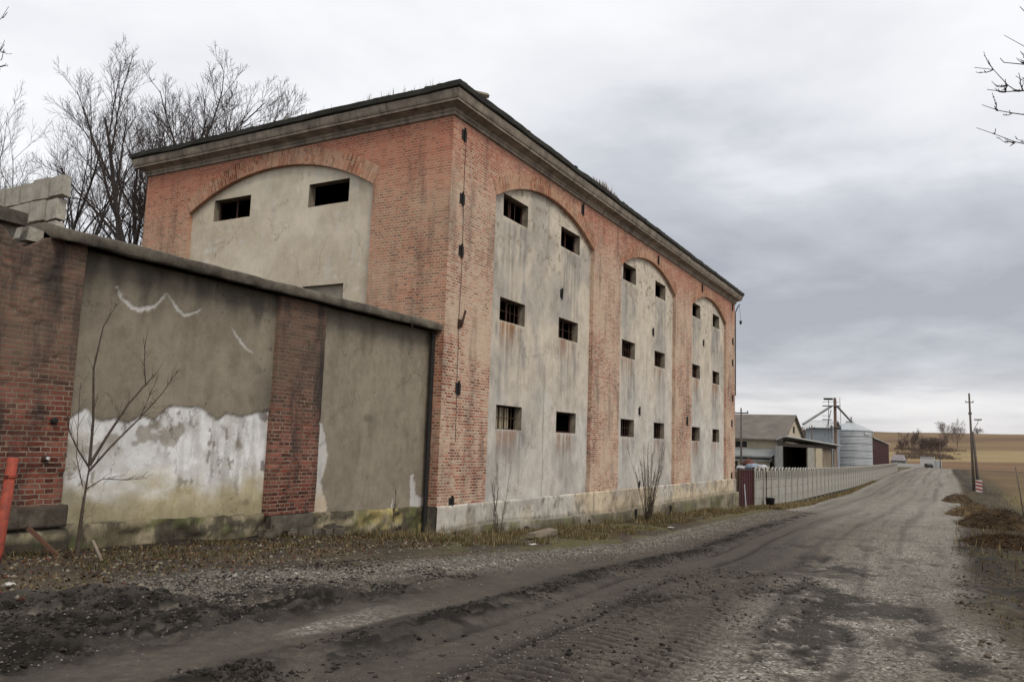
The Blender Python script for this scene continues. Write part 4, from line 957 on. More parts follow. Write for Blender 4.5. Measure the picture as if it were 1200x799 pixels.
# saplings and shrubs by the walls
def stems_plant(name, locn, label, stems, cat='sapling'):
    t = thing(name, locn, label, cat); m = MB(); rr = random.Random(int(locn[0] * 100)); m2 = MB()
    for pts, r in stems:
        m.tube([Vector(p_) for p_ in pts], [max(.0035, r * (1 - .8 * i / (len(pts) - 1))) for i in range(len(pts))], 5, False)
        for _ in range(int(len(pts) * 3)):
            i = rr.randint(1, len(pts) - 1); p0 = Vector(pts[i - 1]).lerp(Vector(pts[i]), rr.random()); d = (Vector(pts[i]) - Vector(pts[i - 1])).normalized()
            L_ = rr.uniform(.10, .28); e1 = p0 + (d + Vector((rr.uniform(-.8, .8), rr.uniform(-.4, .2), rr.uniform(0, .5)))).normalized() * L_; m2.tube([p0, p0.lerp(e1, .5) + Vector((0, 0, .01)), e1], [.004, .003, .002], 3, False)
    m.build('stem', M['stem'], t, True); m2.build('twigs', M['stem'], t, True); return t
sx, sy = 6.78, 10.45; s0 = z1(sx, sy)
stems_plant('sapling', (sx, sy, s0), 'leafless sapling forking in front of the white patched render panel at the left', [
    ([(0, 0, -.05), (.01, 0, .55), (.05, 0, 1.18)], .036), ([(.05, 0, 1.18), (.04, 0, 1.8), (-.03, 0, 2.5), (.05, .0, 3.1), (.22, 0, 3.45)], .022),
    ([(.05, 0, 1.18), (.25, .0, 1.55), (.55, 0, 2.05), (.80, 0, 2.35), (.98, 0, 2.55)], .024), ([(.80, 0, 2.35), (.74, 0, 2.7), (.73, 0, 3.0)], .010),
    ([(.05, 0, 1.10), (.35, 0, 1.45), (.75, 0, 1.85), (1.1, 0, 2.25), (1.33, 0, 2.6)], .018), ([(.75, 0, 1.85), (.85, 0, 2.1), (1.0, 0, 2.5)], .008),
    ([(.05, 0, 1.15), (-.13, 0, 1.38), (-.28, 0, 1.62), (-.38, 0, 2.0)], .014), ([(.02, 0, .85), (.2, -.1, 1.0), (.5, -.2, .98), (.8, -.2, 1.0)], .009), ([(-.02, 0, .9), (-.15, 0, 1.3), (-.2, 0, 2.3)], .008)])
def bush(name, x, y, n, h, sp, seed, label, r=.012):
    rr = random.Random(seed); st_ = []
    for k in range(n):
        a = rr.uniform(0, 6.28); t = rr.uniform(.1, 1) * sp; hh = h * rr.uniform(.55, 1); p_ = Vector((rr.uniform(-.12, .12), rr.uniform(-.1, .1), -.05)); pts = [p_]
        for i in range(1, 6): pts.append(Vector((p_.x + math.cos(a) * t * (i / 5) ** 1.2 * hh + rr.uniform(-.03, .03), p_.y + math.sin(a) * t * .5 * (i / 5) * hh, hh * i / 5)))
        st_.append((pts, r * rr.uniform(.5, 1)))
    return stems_plant(name, (x, y, z1(x, y)), label, st_, 'shrub')
bush('bare_shrub', 17.6, 10.2, 6, 1.75, .40, 3, 'thin leafless shrub of a few stems below the first lower window of the long wall')
bush('bare_shrub', 28.2, 9.95, 42, 2.9, .60, 4, 'dense bare shrub with tall shoots against the plinth under the middle arch', .009)
bush('dead_weed', 13.9, 10.6, 2, 1.1, .10, 5, 'single dry weed stalk in front of the yellowed footing near the corner', .006)

# ------------------------------------------------------------------ concrete fence along the road
FP = np.array([47.3, 10.4]); FE = np.array([198., 12.27]); FL_ = np.linalg.norm(FE - FP); FD = (FE - FP) / FL_; SP = 2.5; NP_ = int(FL_ / SP)
def ftop(x): return float(np.interp(x, [46, 51, 64, 94, 130, 200], [.70, .62, .42, .13, -.02, -.12]))
FZ = thing('concrete_fence', (FP[0], FP[1], z1(FP[0], FP[1])), 'long pale precast concrete panel fence with ornate top running along the road', 'fence', rz=math.atan2(FD[1], FD[0]))
mP = MB(); H_ = 2.32
mP.box(-.055, -.055, -.3, .055, .055, H_ - .10, .002); pme = mP.build('post', M['post_conc'], FZ)
mQ = MB(); wP = SP - .15
for k in range(3): mQ.box(0.0, -.025, k * .54 - .03, wP, .025, k * .54 + .49)
mQ.box(0.0, -.022, 1.60, wP, .022, 1.66)
nb = 4
for k in range(nb): xx = (k + .5) * wP / nb; mQ.box(xx - .12, -.018, 1.66, xx + .12, .018, 2.12)
arcp = [(wP * f, 0, 2.02 + .28 * abs(math.sin(f * math.pi * 2))) for f in np.linspace(0, 1, 21)]
mQ.tube(arcp, .055, 5)
qme = mQ.build('panel', M['concrete'], FZ)
for i in range(NP_ + 1):
    c = FP + FD * SP * i; zt = ftop(c[0]) - H_; zl = zt - float(FZ.location.z)
    p_ = pme if i == 0 else pme.copy()
    if i: COL.objects.link(p_)
    p_.parent = FZ; p_.location = (SP * i, 0, zl)
    if i < NP_:
        q2 = qme if i == 0 else qme.copy()
        if i: COL.objects.link(q2)
        q2.parent = FZ; q2.location = (SP * i + .075, 0, zl + (ftop(c[0] + SP) - ftop(c[0])) * .5)

# red sheet gate leaf, sacks, hooked post with bucket
M['maroon'] = mat_plain('dark_red_sheet_metal', (.055, .007, .008), (.035, .007, .008), .55, 5, .002)
M['white_rag'] = mat_plain('pale_plastic', (.45, .46, .48), (.32, .33, .37), .5, 8, .01); M['bluesack'] = mat_plain('blue_tarpaulin', (.24, .30, .37), (.14, .17, .22), .5, 8, .01)
M['brown_rag'] = mat_plain('rust_brown_scrap', (.14, .05, .035), (.07, .03, .025), .8, 8, .01)
gp = (45.0, 10.55); gx = z1(45.5, 10.8)
Gt = thing('sheet_gate', (44.75, 10.7, gx), 'dark red sheet metal gate leaf between the granary end and the concrete fence', 'gate')
m = MB(); 
for k in range(12): x0 = .12 + k * .2; m.box(x0, -.02 + (k % 2) * .02, .15, x0 + .2, .0 + (k % 2) * .02, 2.15)
m.build('sheet', M['maroon'], Gt)
m = MB(); m.box(.05, -.05, .05, 2.5, -.022, .13); m.box(.05, -.05, 2.08, 2.5, -.022, 2.16); m.box(.02, -.06, -.2, .12, .04, 2.2); m.box(2.5, -.06, -.2, 2.6, .04, 2.25); m.build('gate_frame', M['iron'], Gt); Gt.rotation_euler = (0, 0, -.1)
m = MB(); m.tube([(44.9, 10.3, z1(44.9, 10.3)), (45.15, 10.45, -.25)], .03, 6); o = m.build('white_batten', M['white_rag']); origin(o); tag(o, 'pale batten leaning against the dark red gate', 'batten')
def lumpy(name, c, s, mat, seed, label, cat):
    m = MB(); k = 14; prof = [(math.sin(t) * 1, -math.cos(t)) for t in np.linspace(.02, math.pi - .02, 9)]; m.lathe((0, 0, 0), prof, k)
    rr = random.Random(seed)
    for i, v in enumerate(m.v):
        f = .55 + .85 * float(fbm(np.array(v[0] * 1.7 + seed), np.array(v[1] * 1.7 + v[2] * 2.1), seed, 3)); m.v[i] = (v[0] * s[0] * f, v[1] * s[1] * f, (v[2] + 1) * s[2] * f)
    o = m.build(name, M[mat], None, True); o.location = c; return tag(o, label, cat)
def LX(px, py, X0):
    d = R_ * ((px - 600) / 931.85) + U_ * (-(py - 399.5) / 931.85) + W_; return Vector((0, 0, 1.65)) + d * (X0 / d.x)
pc = LX(880, 549, 53.5); zt_ = pc.z
M_st = thing('pallet_stack', (53.5, pc.y, z1(53.5, pc.y)), 'stack of old pallets behind the gate carrying sacks and scrap', 'pallets')
npal = int((zt_ - M_st.location.z) / .17)
for k in range(npal): m = MB(); m.box(-.8, -1.3, k * .17 + .03, .8, 1.3, k * .17 + .16, .02); m.build('pallet', M['wood'], M_st)
zt_ = M_st.location.z + npal * .17
def onst(px, dx): q = LX(px, 548, 53.5 + dx); return (q.x, q.y, zt_)
lumpy('sack', onst(872, -.2), (.5, .55, .15), 'white_rag', 3, 'flat white plastic sack piled behind the red gate', 'sack')
lumpy('tarpaulin_bundle', onst(881, -.3), (.5, .45, .24), 'bluesack', 4, 'crumpled pale blue tarpaulin bundle behind the red gate', 'tarpaulin')
lumpy('sack', onst(892, -.2), (.4, .36, .22), 'white_rag', 5, 'round white sack next to the first fence post', 'sack')
lumpy('scrap_bundle', onst(878, .5), (.4, .42, .36), 'brown_rag', 6, 'dark rusty bundle on top of the stack behind the red gate', 'scrap')
hx, hy = 49.7, 10.2; hz = z1(hx, hy)
Hk = thing('hooked_post', (hx, hy, hz), 'thin metal post with a hooked pale top in front of the concrete fence', 'post')
m = MB(); m.tube([(0, 0, -.1), (0, 0, 2.15)], .03, 6); m.build('pole', M['iron'], Hk)
m = MB(); m.tube([(0, 0, 2.13), (0, 0, 2.3), (-.06, .0, 2.42), (-.2, .0, 2.45), (-.3, 0, 2.38)], .028, 6); m.build('hook', M['concrete'], Hk)
m = MB(); m.tube([(-.3, 0, 1.05), (.3, 0, 1.12)], .02, 5); m.build('crossbar', M['iron'], Hk)
m = MB(); bx_, by_ = 49.5, 9.95; m.lathe((0, 0, 0), [(.001, .02), (.22, .02), (.27, .62), (.29, .64), (.25, .64), (.2, .08), (.001, .08)], 16); o = m.build('bucket', M['dark'], None, True); o.location = (bx_, by_, z1(bx_, by_) - .02); tag(o, 'dark bucket on the grass at the foot of the hooked post', 'bucket')

# ------------------------------------------------------------------ farm yard behind the fence
M['barnroof'] = mat_plain('grey_brown_sheet_roof', (.155, .135, .115), (.105, .092, .08), .85, .8, .01); M['cream'] = mat_plain('cream_render', (.46, .40, .29), (.36, .31, .225), .9, .8, .003)
M['greysheet'] = mat_plain('grey_sheet', (.20, .205, .20), (.13, .135, .13), .6, 1, .003); M['galv'] = mat_plain('galvanised_steel', (.38, .405, .42), (.31, .33, .345), .5, .7, .002, metal=.0, spec=.4)
M['bluesheet'] = mat_plain('blue_grey_sheet', (.27, .30, .33), (.21, .235, .26), .7, 1, .002); M['darkwall'] = mat_plain('dark_boarded_wall', (.05, .038, .032), None, .9, 2, .003); M['palesheet'] = mat_plain('pale_sheet_roof', (.46, .47, .47), (.36, .37, .375), .6, .6, .002); M['brownwall'] = mat_plain('brown_board_wall', (.24, .195, .14), (.15, .12, .09), .9, 1, .003)
M['pole_wood'] = mat_plain('utility_pole_wood', (.12, .10, .085), (.08, .065, .055), .9, 3, .004)
M['rustpipe'] = mat_plain('rusty_elevator_steel', (.19, .115, .085), (.12, .08, .065), .8, 3, .002)
def yard(name, x, y, label, cat): return thing(name, (x, y, z1(x, y)), label, cat)
def part(m, name, mat, T_, smooth=False, label=None):
    o = m.build(name, M[mat] if isinstance(mat, str) else mat, T_, smooth); o.location = -Vector(T_.location)
    if label: o['label'] = label
    return o
T_ = yard('barn', 85, 26, 'long cream walled barn with grey brown gabled roof behind the concrete fence', 'barn')
x0, x1, y0, y1 = 85., 96.5, 15.7, 48.; ze, zr_ = 2.95, 5.45; xm = 90.75; gzb = -3.2
m = MB(); m.quad((x0, y1, gzb), (x0, y0, gzb), (x0, y0, ze), (x0, y1, ze)); m.quad((x0, y0, gzb), (x1, y0, gzb), (x1, y0, ze), (x0, y0, ze)); m.v += [(x0, y0, ze), (x1, y0, ze), (xm, y0, zr_ - .1)]; m.f.append((4 + 4, 9, 10)); m.uv.append(None)
m.quad((x1, y0, gzb), (x1, y1, gzb), (x1, y1, ze), (x1, y0, ze)); m.quad((x1, y1, gzb), (x0, y1, gzb), (x0, y1, ze), (x1, y1, ze)); part(m, 'wall', 'cream', T_)
m = MB()
for sgn, xe in ((1, x0 - .5), (-1, x1 + .5)):
    for kk in (0., .12): m.quad((xe, y0 - .3, ze - .25 + kk), (xe, y1, ze - .25 + kk), (xm, y1, zr_ + kk), (xm, y0 - .3, zr_ + kk))
    m.quad((xe, y0 - .3, ze - .25), (xe, y0 - .3, ze - .13), (xm, y0 - .3, zr_ + .12), (xm, y0 - .3, zr_)); m.quad((xe, y0 - .3, ze - .25), (xe, y1, ze - .25), (xe, y1, ze - .13), (xe, y0 - .3, ze - .13))
part(m, 'roof', 'barnroof', T_)
for yy in (19.4, 24, 29): m = MB(); m.box(x0 - .02, yy, 1.9, x0 + .02, yy + 1.2, 2.5); part(m, 'window', 'dark', T_)
m = MB(); m.box(x0 + 5.2, y0 - .03, 3.6, x0 + 6.2, y0, 4.3); part(m, 'window', 'dark', T_)
m = MB(); m.box(x0 - .05, 18.3, 2.05, x0 - .012, 18.9, 2.5); part(m, 'wall_lamp', 'cream', T_)
T_ = yard('lean_to', 81, 26, 'grey sheet roofed lean-to along the foot of the cream barn', 'shed')
m = MB(); m.quad((80, 15.9, 1.05), (80, 48, 1.05), (84.95, 48, 1.85), (84.95, 15.9, 1.85)); m.box(79.9, 15.9, .9, 80, 48, 1.06); m.box(79.8, 15.9, .55, 79.88, 48, .75); part(m, 'roof', 'greysheet', T_)
m = MB(); m.box(80.1, 15.95, -3, 80.3, 48, .55); m.box(80.1, 15.95, -3, 84.9, 16.1, 1.0); part(m, 'wall', 'cream', T_)
for yy in (19.2, 22.5, 27): m = MB(); m.box(80.05, yy, -.6, 80.09, yy + 2.2, .5); part(m, 'opening', 'dark', T_)
# open fronted shed: front runs from (75,13.8) to (94,11.7)
A_ = Vector((75.5, 14.0, 0)); Bq = Vector((95.5, 12.0, 0)); ux = (Bq - A_).normalized(); uy = Vector((-ux.y, ux.x, 0)); Ls = (Bq - A_).length
T_ = thing('open_shed', (A_.x, A_.y, z1(A_.x, A_.y)), 'open fronted shed with pale mono pitch roof and a dark bay beside the barn', 'shed', rz=math.atan2(ux.y, ux.x))
zb = T_.location.z
def sh(m, name, mat, label=None): o = m.build(name, M[mat], T_); return tag(o, label) if label else o
def zz(v): return v - zb
SK = 7.0; DP = 2.6      # the shed is skewed: its end wall follows the yard boundary
m = MB(); m.quad((-.4, -.4, zz(3.05)), (Ls + .3, -.4, zz(2.52)), (Ls + SK, DP, zz(2.25)), (SK - .4, DP, zz(2.8))); m.quad((-.4, -.4, zz(2.93)), (Ls + .3, -.4, zz(2.40)), (Ls + .3, -.4, zz(2.52)), (-.4, -.4, zz(3.05))); m.quad((SK - .4, DP, zz(2.68)), (-.4, -.4, zz(2.93)), (-.4, -.4, zz(3.05)), (SK - .4, DP, zz(2.8))); m.quad((-.4, -.4, zz(2.93)), (SK - .4, DP, zz(2.68)), (Ls + SK, DP, zz(2.13)), (Ls + .3, -.4, zz(2.40))); sh(m, 'roof', 'palesheet')
m = MB(); m.quad((SK, DP, 0), (Ls + SK, DP, 0), (Ls + SK, DP, zz(2.1)), (SK, DP, zz(2.6))); m.quad((0, 0, 0), (SK, DP, 0), (SK, DP, zz(2.6)), (0, 0, zz(2.9))); m.box(.0, .0, zz(2.05), Ls, .1, zz(2.38)); m.quad((8.3, .1, 0), (8.3 + SK, DP, 0), (8.3 + SK, DP, zz(2.3)), (8.3, .1, zz(2.5))); sh(m, 'wall', 'darkwall')
m = MB(); m.box(8.3, 0, -.2, 10.8, .12, zz(2.05)); sh(m, 'pillar', 'concrete', 'pale concrete pier beside the dark bay')
m = MB(); m.box(11.4, .02, -.2, 14.0, .14, zz(2.05)); sh(m, 'pillar', 'cream')
m = MB(); m.box(10.8, .3, -.2, Ls - .8, .42, zz(2.05)); sh(m, 'board_wall', 'brownwall'); m = MB(); m.box(Ls - 1.1, .0, -.2, Ls - .1, .12, zz(2.0)); sh(m, 'pillar', 'brownwall')
m = MB(); m.box(-2.2, .02, -.2, -.02, .12, zz(2.1)); sh(m, 'side_door', 'greysheet')
# silo
T_ = yard('grain_silo', 137.5, 15.2, 'round corrugated galvanised grain silo with conical roof behind the fence', 'silo')
sb = T_.location.z; Rr = 3.2; prof = []
zw = 5.2 - sb
k = 0; zz_ = 0.0
while zz_ < zw: prof.append((Rr + (.03 if k % 2 else -.01), zz_)); zz_ += .11; k += 1
m = MB(); m.lathe((0, 0, 0), prof, 48); m.build('body', M['galv'], T_, False)
m = MB(); 
for h in np.arange(1.1, zw, 1.1): m.lathe((0, 0, 0), [(Rr + .035, h - .04), (Rr + .06, h), (Rr + .035, h + .04)], 48)
m.build('hoop', M['greysheet'], T_)
m = MB(); m.lathe((0, 0, 0), [(Rr + .12, zw - .05), (Rr + .1, zw + .05), (.6, zw + 1.3), (.6, zw + 1.5), (.001, zw + 1.55)], 32); m.build('roof', M['galv'], T_, False)
for a in (-2.2, -1.35):
    m = MB(); cx_, cy_ = math.cos(a) * (Rr + .07), math.sin(a) * (Rr + .07); m.box(cx_ - .5, cy_ - .05, zw - .65, cx_ + .5, cy_ + .05, zw - .25, 0, a + math.pi / 2); m.build('badge', M['palesheet'], T_)
for dx_ in (-.7, .1, .9): m = MB(); m.tube([(dx_, -.2, zw + 1.0), (dx_, -.2, zw + 2.2)], .04, 5); m.build('vent_pipe', M['greysheet'], T_)
T_ = yard('red_shed', 160, 14.5, 'dark red sheet metal shed with pale roof edge beyond the silo', 'shed'); 
m = MB()
for k in range(80): xa = 149. + k * .45; m.box(xa, 13.0 + (k % 2) * .03, -3, xa + .45, 13.05 + (k % 2) * .03, 4.25 - k * .007)
m.box(148.98, 13.05, -3, 149.1, 20, 4.2); part(m, 'wall', 'maroon', T_)
m = MB(); m.quad((148.6, 12.7, 4.42), (185.4, 12.7, 3.86), (185.4, 20, 4.9), (148.6, 20, 5.4)); m.quad((148.6, 12.7, 4.30), (185.4, 12.7, 3.74), (185.4, 12.7, 3.86), (148.6, 12.7, 4.42)); part(m, 'roof', 'palesheet', T_)
# elevator tower
tx, ty = 115., 14.65
T_ = yard('grain_elevator', tx, ty, 'tall rusty bucket elevator tower with platforms and sloping chutes beside the silo', 'elevator')
def L3(px, py, X0): # point on the plane X = X0
    d = R_ * ((px - 600) / 931.85) + U_ * (-(py - 399.5) / 931.85) + W_; t = X0 / d.x; return Vector((0, 0, 1.65)) + d * t
m = MB(); a = L3(978, 466, tx); m.tube([(a.x, a.y, -2.6), (a.x, a.y, a.z)], .16, 6); m.tube([(a.x + .7, a.y, -2.6), (a.x + .7, a.y, a.z - .1)], .14, 6); part(m, 'leg_casing', 'rustpipe', T_)
m = MB(); b_ = L3(971, 468, tx); m.tube([b_, L3(971, 516, tx)], .05, 5); m.tube([L3(974, 480, tx), L3(966, 512, tx)], .05, 4); m.tube([L3(974, 498, tx), L3(975, 514, tx)], .10, 5); part(m, 'mast', 'greysheet', T_)
m = MB(); c = L3(971, 467.5, tx); m.box(c.x - .4, c.y - .5, c.z - .10, c.x + .4, c.y + .6, c.z + .12); part(m, 'head', 'dark', T_)
for (pa, pb) in (((964, 475.5), (984, 475.5)), ((964, 491.5), (974, 491.5)), ((973, 500), (985, 500))):
    m = MB(); u1, u2 = L3(*pa, tx), L3(*pb, tx); m.box(tx - .5, u2.y, u1.z - .05, tx + .5, u1.y, u1.z + .05); m.tube([(tx - .5, u1.y, u1.z + .5), (tx - .5, u2.y, u1.z + .5)], .03, 4); part(m, 'platform', 'greysheet', T_)
m = MB(); m.tube([L3(974, 476, tx), L3(941, 497, tx - 6)], .15, 6); part(m, 'chute', 'greysheet', T_)
m = MB(); m.tube([L3(981, 476, tx), L3(998, 494.5, 134)], .15, 6); part(m, 'chute', 'greysheet', T_)
m = MB(); m.tube([L3(966, 512, tx), L3(974, 480, tx)], .04, 4); m.tube([L3(986, 512, tx), L3(984, 466, tx)], .035, 4); part(m, 'brace', 'greysheet', T_)
T_ = yard('pale_tank_shed', 124, 19.5, 'low pale blue white roof seen between the barn gable and the elevator', 'shed')
pa, pb = L3(944, 492, 124), L3(975, 490, 124)
m = MB(); m.box(124, pb.y, -3, 132, pa.y, pa.z - 1.2); part(m, 'wall', 'bluesheet', T_); m = MB(); m.quad((123.6, pa.y + .3, pa.z - 1.1), (123.6, pb.y - .3, pa.z - 1.1), (128, pb.y - .3, pa.z + .15), (128, pa.y + .3, pa.z + .15)); m.quad((132.4, pb.y - .3, pa.z - 1.1), (132.4, pa.y + .3, pa.z - 1.1), (128, pa.y + .3, pa.z + .15), (128, pb.y - .3, pa.z + .15)); part(m, 'roof', 'palesheet', T_)

# ------------------------------------------------------------------ utility poles
def util_pole(x, y, ztop, lean, arms, label, group, twin=False, lamp=False, r=.13):
    zb_ = z1(x, y); h = ztop - zb_; T_ = thing('utility_pole', (x, y, zb_), label, 'utility pole', group)
    m = MB(); m.tube([(0, 0, -.4), (lean[0] * h * .5, lean[1] * h * .5, h * .5), (lean[0] * h, lean[1] * h, h)], [r, r * .8, r * .6], 8); m.build('pole', M['pole_wood'], T_, True)
    if twin: m = MB(); m.tube([(.1, -.55, -.4), (lean[0] * h * .55 + .05, lean[1] * h * .55 - .2, h * .60)], [r * 1.05, r * .8], 8); m.build('brace_pole', M['pole_wood'], T_, True)
    for hz_, w_ in arms:
        m = MB(); cx_, cy_ = lean[0] * hz_, lean[1] * hz_; m.box(cx_ - .05, cy_ - w_ / 2, hz_ - .05, cx_ + .05, cy_ + w_ / 2, hz_ + .05)
        for s in (-.45, 0, .45): m.tube([(cx_, cy_ + s * w_, hz_ + .04), (cx_, cy_ + s * w_, hz_ + .22)], .045, 6)
        m.build('crossarm', M['dark'], T_)
    if lamp:
        m = MB(); hl = h * .72; m.tube([(lean[0] * hl, lean[1] * hl - .1, hl - 1.6), (0, -.7, hl - .3), (0, -.75, hl)], .04, 6); m.box(-.15, -1.15, hl, .15, -.3, hl + .16, .02); m.build('street_lamp_arm', M['greysheet'], T_)
    return T_
UP = 'utility poles beside the road'
util_pole(116.5, -1.35, 9.7, (.0, .0115), [(11.0, .9), (9.5, .35)], 'tall double utility pole with lamp arm on the right verge of the road', UP, True, True, .17)
util_pole(300, 5.85, 5.6, (0, 0), [], 'distant utility pole beside the white building at the end of the road', UP, r=.17)
p_ = L3(868.5, 520, 74); util_pole(74, p_.y, float(L3(868.5, 478, 74).z), (0, 0), [(float(L3(868.5, 480, 74).z) - z1(74, p_.y) - .3, 1.3)], 'utility pole showing just beyond the far end of the granary', UP, r=.11)
p_ = L3(951.5, 520, 98); util_pole(98, p_.y, float(L3(951.5, 498, 98).z), (0, 0), [(float(L3(951.5, 499, 98).z) - z1(98, p_.y) - .3, .6)], 'short dark pole standing in front of the pale roof near the open shed', UP, r=.10)
p_ = L3(1199, 560, 60); util_pole(60, p_.y, float(L3(1192, 547, 60).z), (.0, .12), [], 'thin leaning post in the field at the right edge', UP, r=.045)
T_ = thing('striped_marker', (112.5, -1.6, z1(112.5, -1.6)), 'small red and white striped board leaning by the foot of the double pole', 'road marker')
M['whitep'] = mat_plain('white_paint', (.55, .53, .50), None, .6, 5, 0); M['redp'] = mat_plain('red_paint', (.36, .05, .04), None, .6, 5, 0)
m = MB(); m.box(-.04, -.6, -.2, .04, .1, 1.45); m.build('board', M['whitep'], T_)
for k in range(3):
    m = MB(); z0 = .15 + k * .42; m.quad((-.045, -.6, z0), (-.045, -.6, z0 + .2), (-.045, .1, z0 + .34), (-.045, .1, z0 + .14)); m.build('stripe', M['redp'], T_)

# ------------------------------------------------------------------ far end of the road
T_ = thing('white_building', (300, 9.2, z1(300, 9.2)), 'small white building at the far end of the road', 'building')
m = MB(); m.box(0, -1.6, -.8, 6, 2.5, 3.5); m.build('wall', M['whitep'], T_); m = MB(); m.box(-.2, -1.7, 3.5, 6.2, 2.6, 3.65); m.build('roof', M['palesheet'], T_)
m = MB(); m.box(1, -3.6, -.8, 6, -1.6, 2.6); m.build('annex', M['palesheet'], T_)
m = MB(); m.box(-.02, -.9, .2, 0, 1.3, 1.4); m.build('window', M['dark'], T_)
T_ = thing('parked_car', (294, 8.9, z1(294, 8.9)), 'small dark car parked in front of the white building at the road end', 'car', rz=.2)
m = MB(); pr_ = [(-2.0, .35), (-2.0, .8), (-1.2, .9), (-.7, 1.4), (.8, 1.42), (1.4, .95), (2.0, .85), (2.05, .35)]
n = len(pr_); m.v = [(x_, -.8, z_) for x_, z_ in pr_] + [(x_, .8, z_) for x_, z_ in pr_]; m.f = [tuple(range(n)), tuple(range(2 * n - 1, n - 1, -1))] + [(i, i + n, (i + 1) % n + n, (i + 1) % n) for i in range(n)]; m.uv = [None] * len(m.f); m.build('body', M['dark'], T_)
for wx_ in (-1.3, 1.3):
    for wy_ in (-.75, .75): m = MB(); m.tube([(wx_, wy_ - .1, .32), (wx_, wy_ + .1, .32)], .32, 14); m.build('wheel', M['iron'], T_)
m = MB(); m.box(-1.3, -.7, .95, -1.1, .7, 1.3, 0); m.build('rear_window', M['greysheet'], T_)
o = MB().box(296, 10.6, -3.2, 296.4, 19.5, -1.1).build('low_white_wall', M['whitep']); origin(o); tag(o, 'low white wall running left from the white building', 'wall')
T_ = thing('cottage', (320, 19.5, z1(320, 19.5)), 'small cottage with grey purple roof beyond the fence end', 'house')
m = MB(); m.box(0, -2.4, -1, 5, 2.4, 2.6); m.build('wall', M['greysheet'], T_)
m = MB(); m.quad((-.4, -2.8, 2.5), (-.4, 2.8, 2.5), (2.5, 1.7, 4.6), (2.5, -1.7, 4.6)); m.quad((5.4, 2.8, 2.5), (5.4, -2.8, 2.5), (2.5, -1.7, 4.6), (2.5, 1.7, 4.6)); m.build('roof', mat_plain('grey_purple_roof', (.25, .22, .23), None, .8, 1, 0), T_)
M['fartwig'] = mat_plain('haze_paled_branches', (0.155, 0.115, 0.102), (0.12, 0.09, 0.08), 0.95, 1, 0)  # paler than the near twigs: distance haze put into the colour
GF = 'bare trees far off below the fields'
far = [(1069, 470, 13, 3, .6, 'round dense bare tree left of the far field trees'), (1058, 520, 7, 3, .5, 'low bushy tree beyond the red shed'), (1083, 500, 8.5, 4, .6, 'low bare tree just right of the round dense one'), (1092, 510, 9.5, 4, .6, 'bare bushy tree in the middle of the far hedge row'), (1101, 505, 9, 4, .6, 'bare tree behind the distant utility pole'), (1110, 560, 16, 2, .5, 'taller open bare tree, left one of the pair on the slope'), (1122, 570, 15, 2, .5, 'taller open bare tree, right one of the pair on the slope'), (1147, 950, 9, 3, .8, 'tiny bare tree on the hill crest right of the double pole'), (1012, 420, 11, 3, .6, 'bare tree top showing behind the silo')]
far += [(945, 260, 9.5, 4, .7, 'bare treetops left behind the pale roof in the farm yard'), (960, 270, 9.2, 4, .7, 'bare treetops right behind the pale roof by the elevator')]
for i, (px, dp, h, st_, sp_, lb) in enumerate(far):
    p_ = ray(px, 528, dp); o = tree('far_tree', (p_.x, p_.y, z1(p_.x, p_.y) - .3), lb, group=GF, seed=60 + i, H=h, stems=st_, spread=sp_, levels=5, kids=(9, 7, 5, 4), r0=.2, twigr=.03, first=.04, trunkh=.08, up=.10, wig=.10, mats=('fartwig', 'fartwig'))

def scrub():
    n = 9000; rr = np.random.RandomState(5); px = rr.uniform(1048, 1132, n); dp = rr.uniform(430, 560, n)
    d = np.array(R_)[None] * ((px - 600) / 931.85)[:, None] + np.array(U_)[None] * (-(530 - 399.5) / 931.85) + np.array(W_)[None]
    x = d[:, 0] * dp; y = d[:, 1] * dp; k = fbm(x / 22, y / 14, 95, 3) > .42 + .25 * np.clip(np.abs(px - 1086) / 42, 0, 1) ** 3 + .0 * x; x, y = x[k], y[k]; n = len(x); h = rr.uniform(.6, 3.4, n) * (.5 + fbm(x / 15, y / 15, 96, 2)) * (1 - .6 * np.clip(np.abs(px[k] - 1084) / 44, 0, 1)); z = zg(x, y) - .2
    a = rr.uniform(0, 6.28, n); w_ = rr.uniform(.08, .25, n); b0 = np.stack([x, y, z], -1); s_ = np.stack([np.sin(a), -np.cos(a), 0 * a], -1) * w_[:, None]; t_ = b0 + np.stack([rr.normal(0, .6, n), rr.normal(0, .6, n), h], -1)
    V_ = np.stack([b0 - s_, b0 + s_, t_], 1).reshape(-1, 3); F_ = np.arange(3 * n).reshape(-1, 3)
    cc_ = np.array([(.12, .088, .070), (.15, .11, .08), (.10, .075, .06)])[rr.randint(0, 3, n)]  # scrub tones paled for haze as well
    o = new_obj('scrub', tri_mesh('scrub', V_, F_, np.repeat(cc_, 3, 0)), M['stalk']); tag(o, 'brown scrub along the far hedge row under the bare trees', 'scrub', kind='stuff')
M['stalk'] = mat_attr('dry_stalks', .95, .2, 5, 30, .001)
scrub()
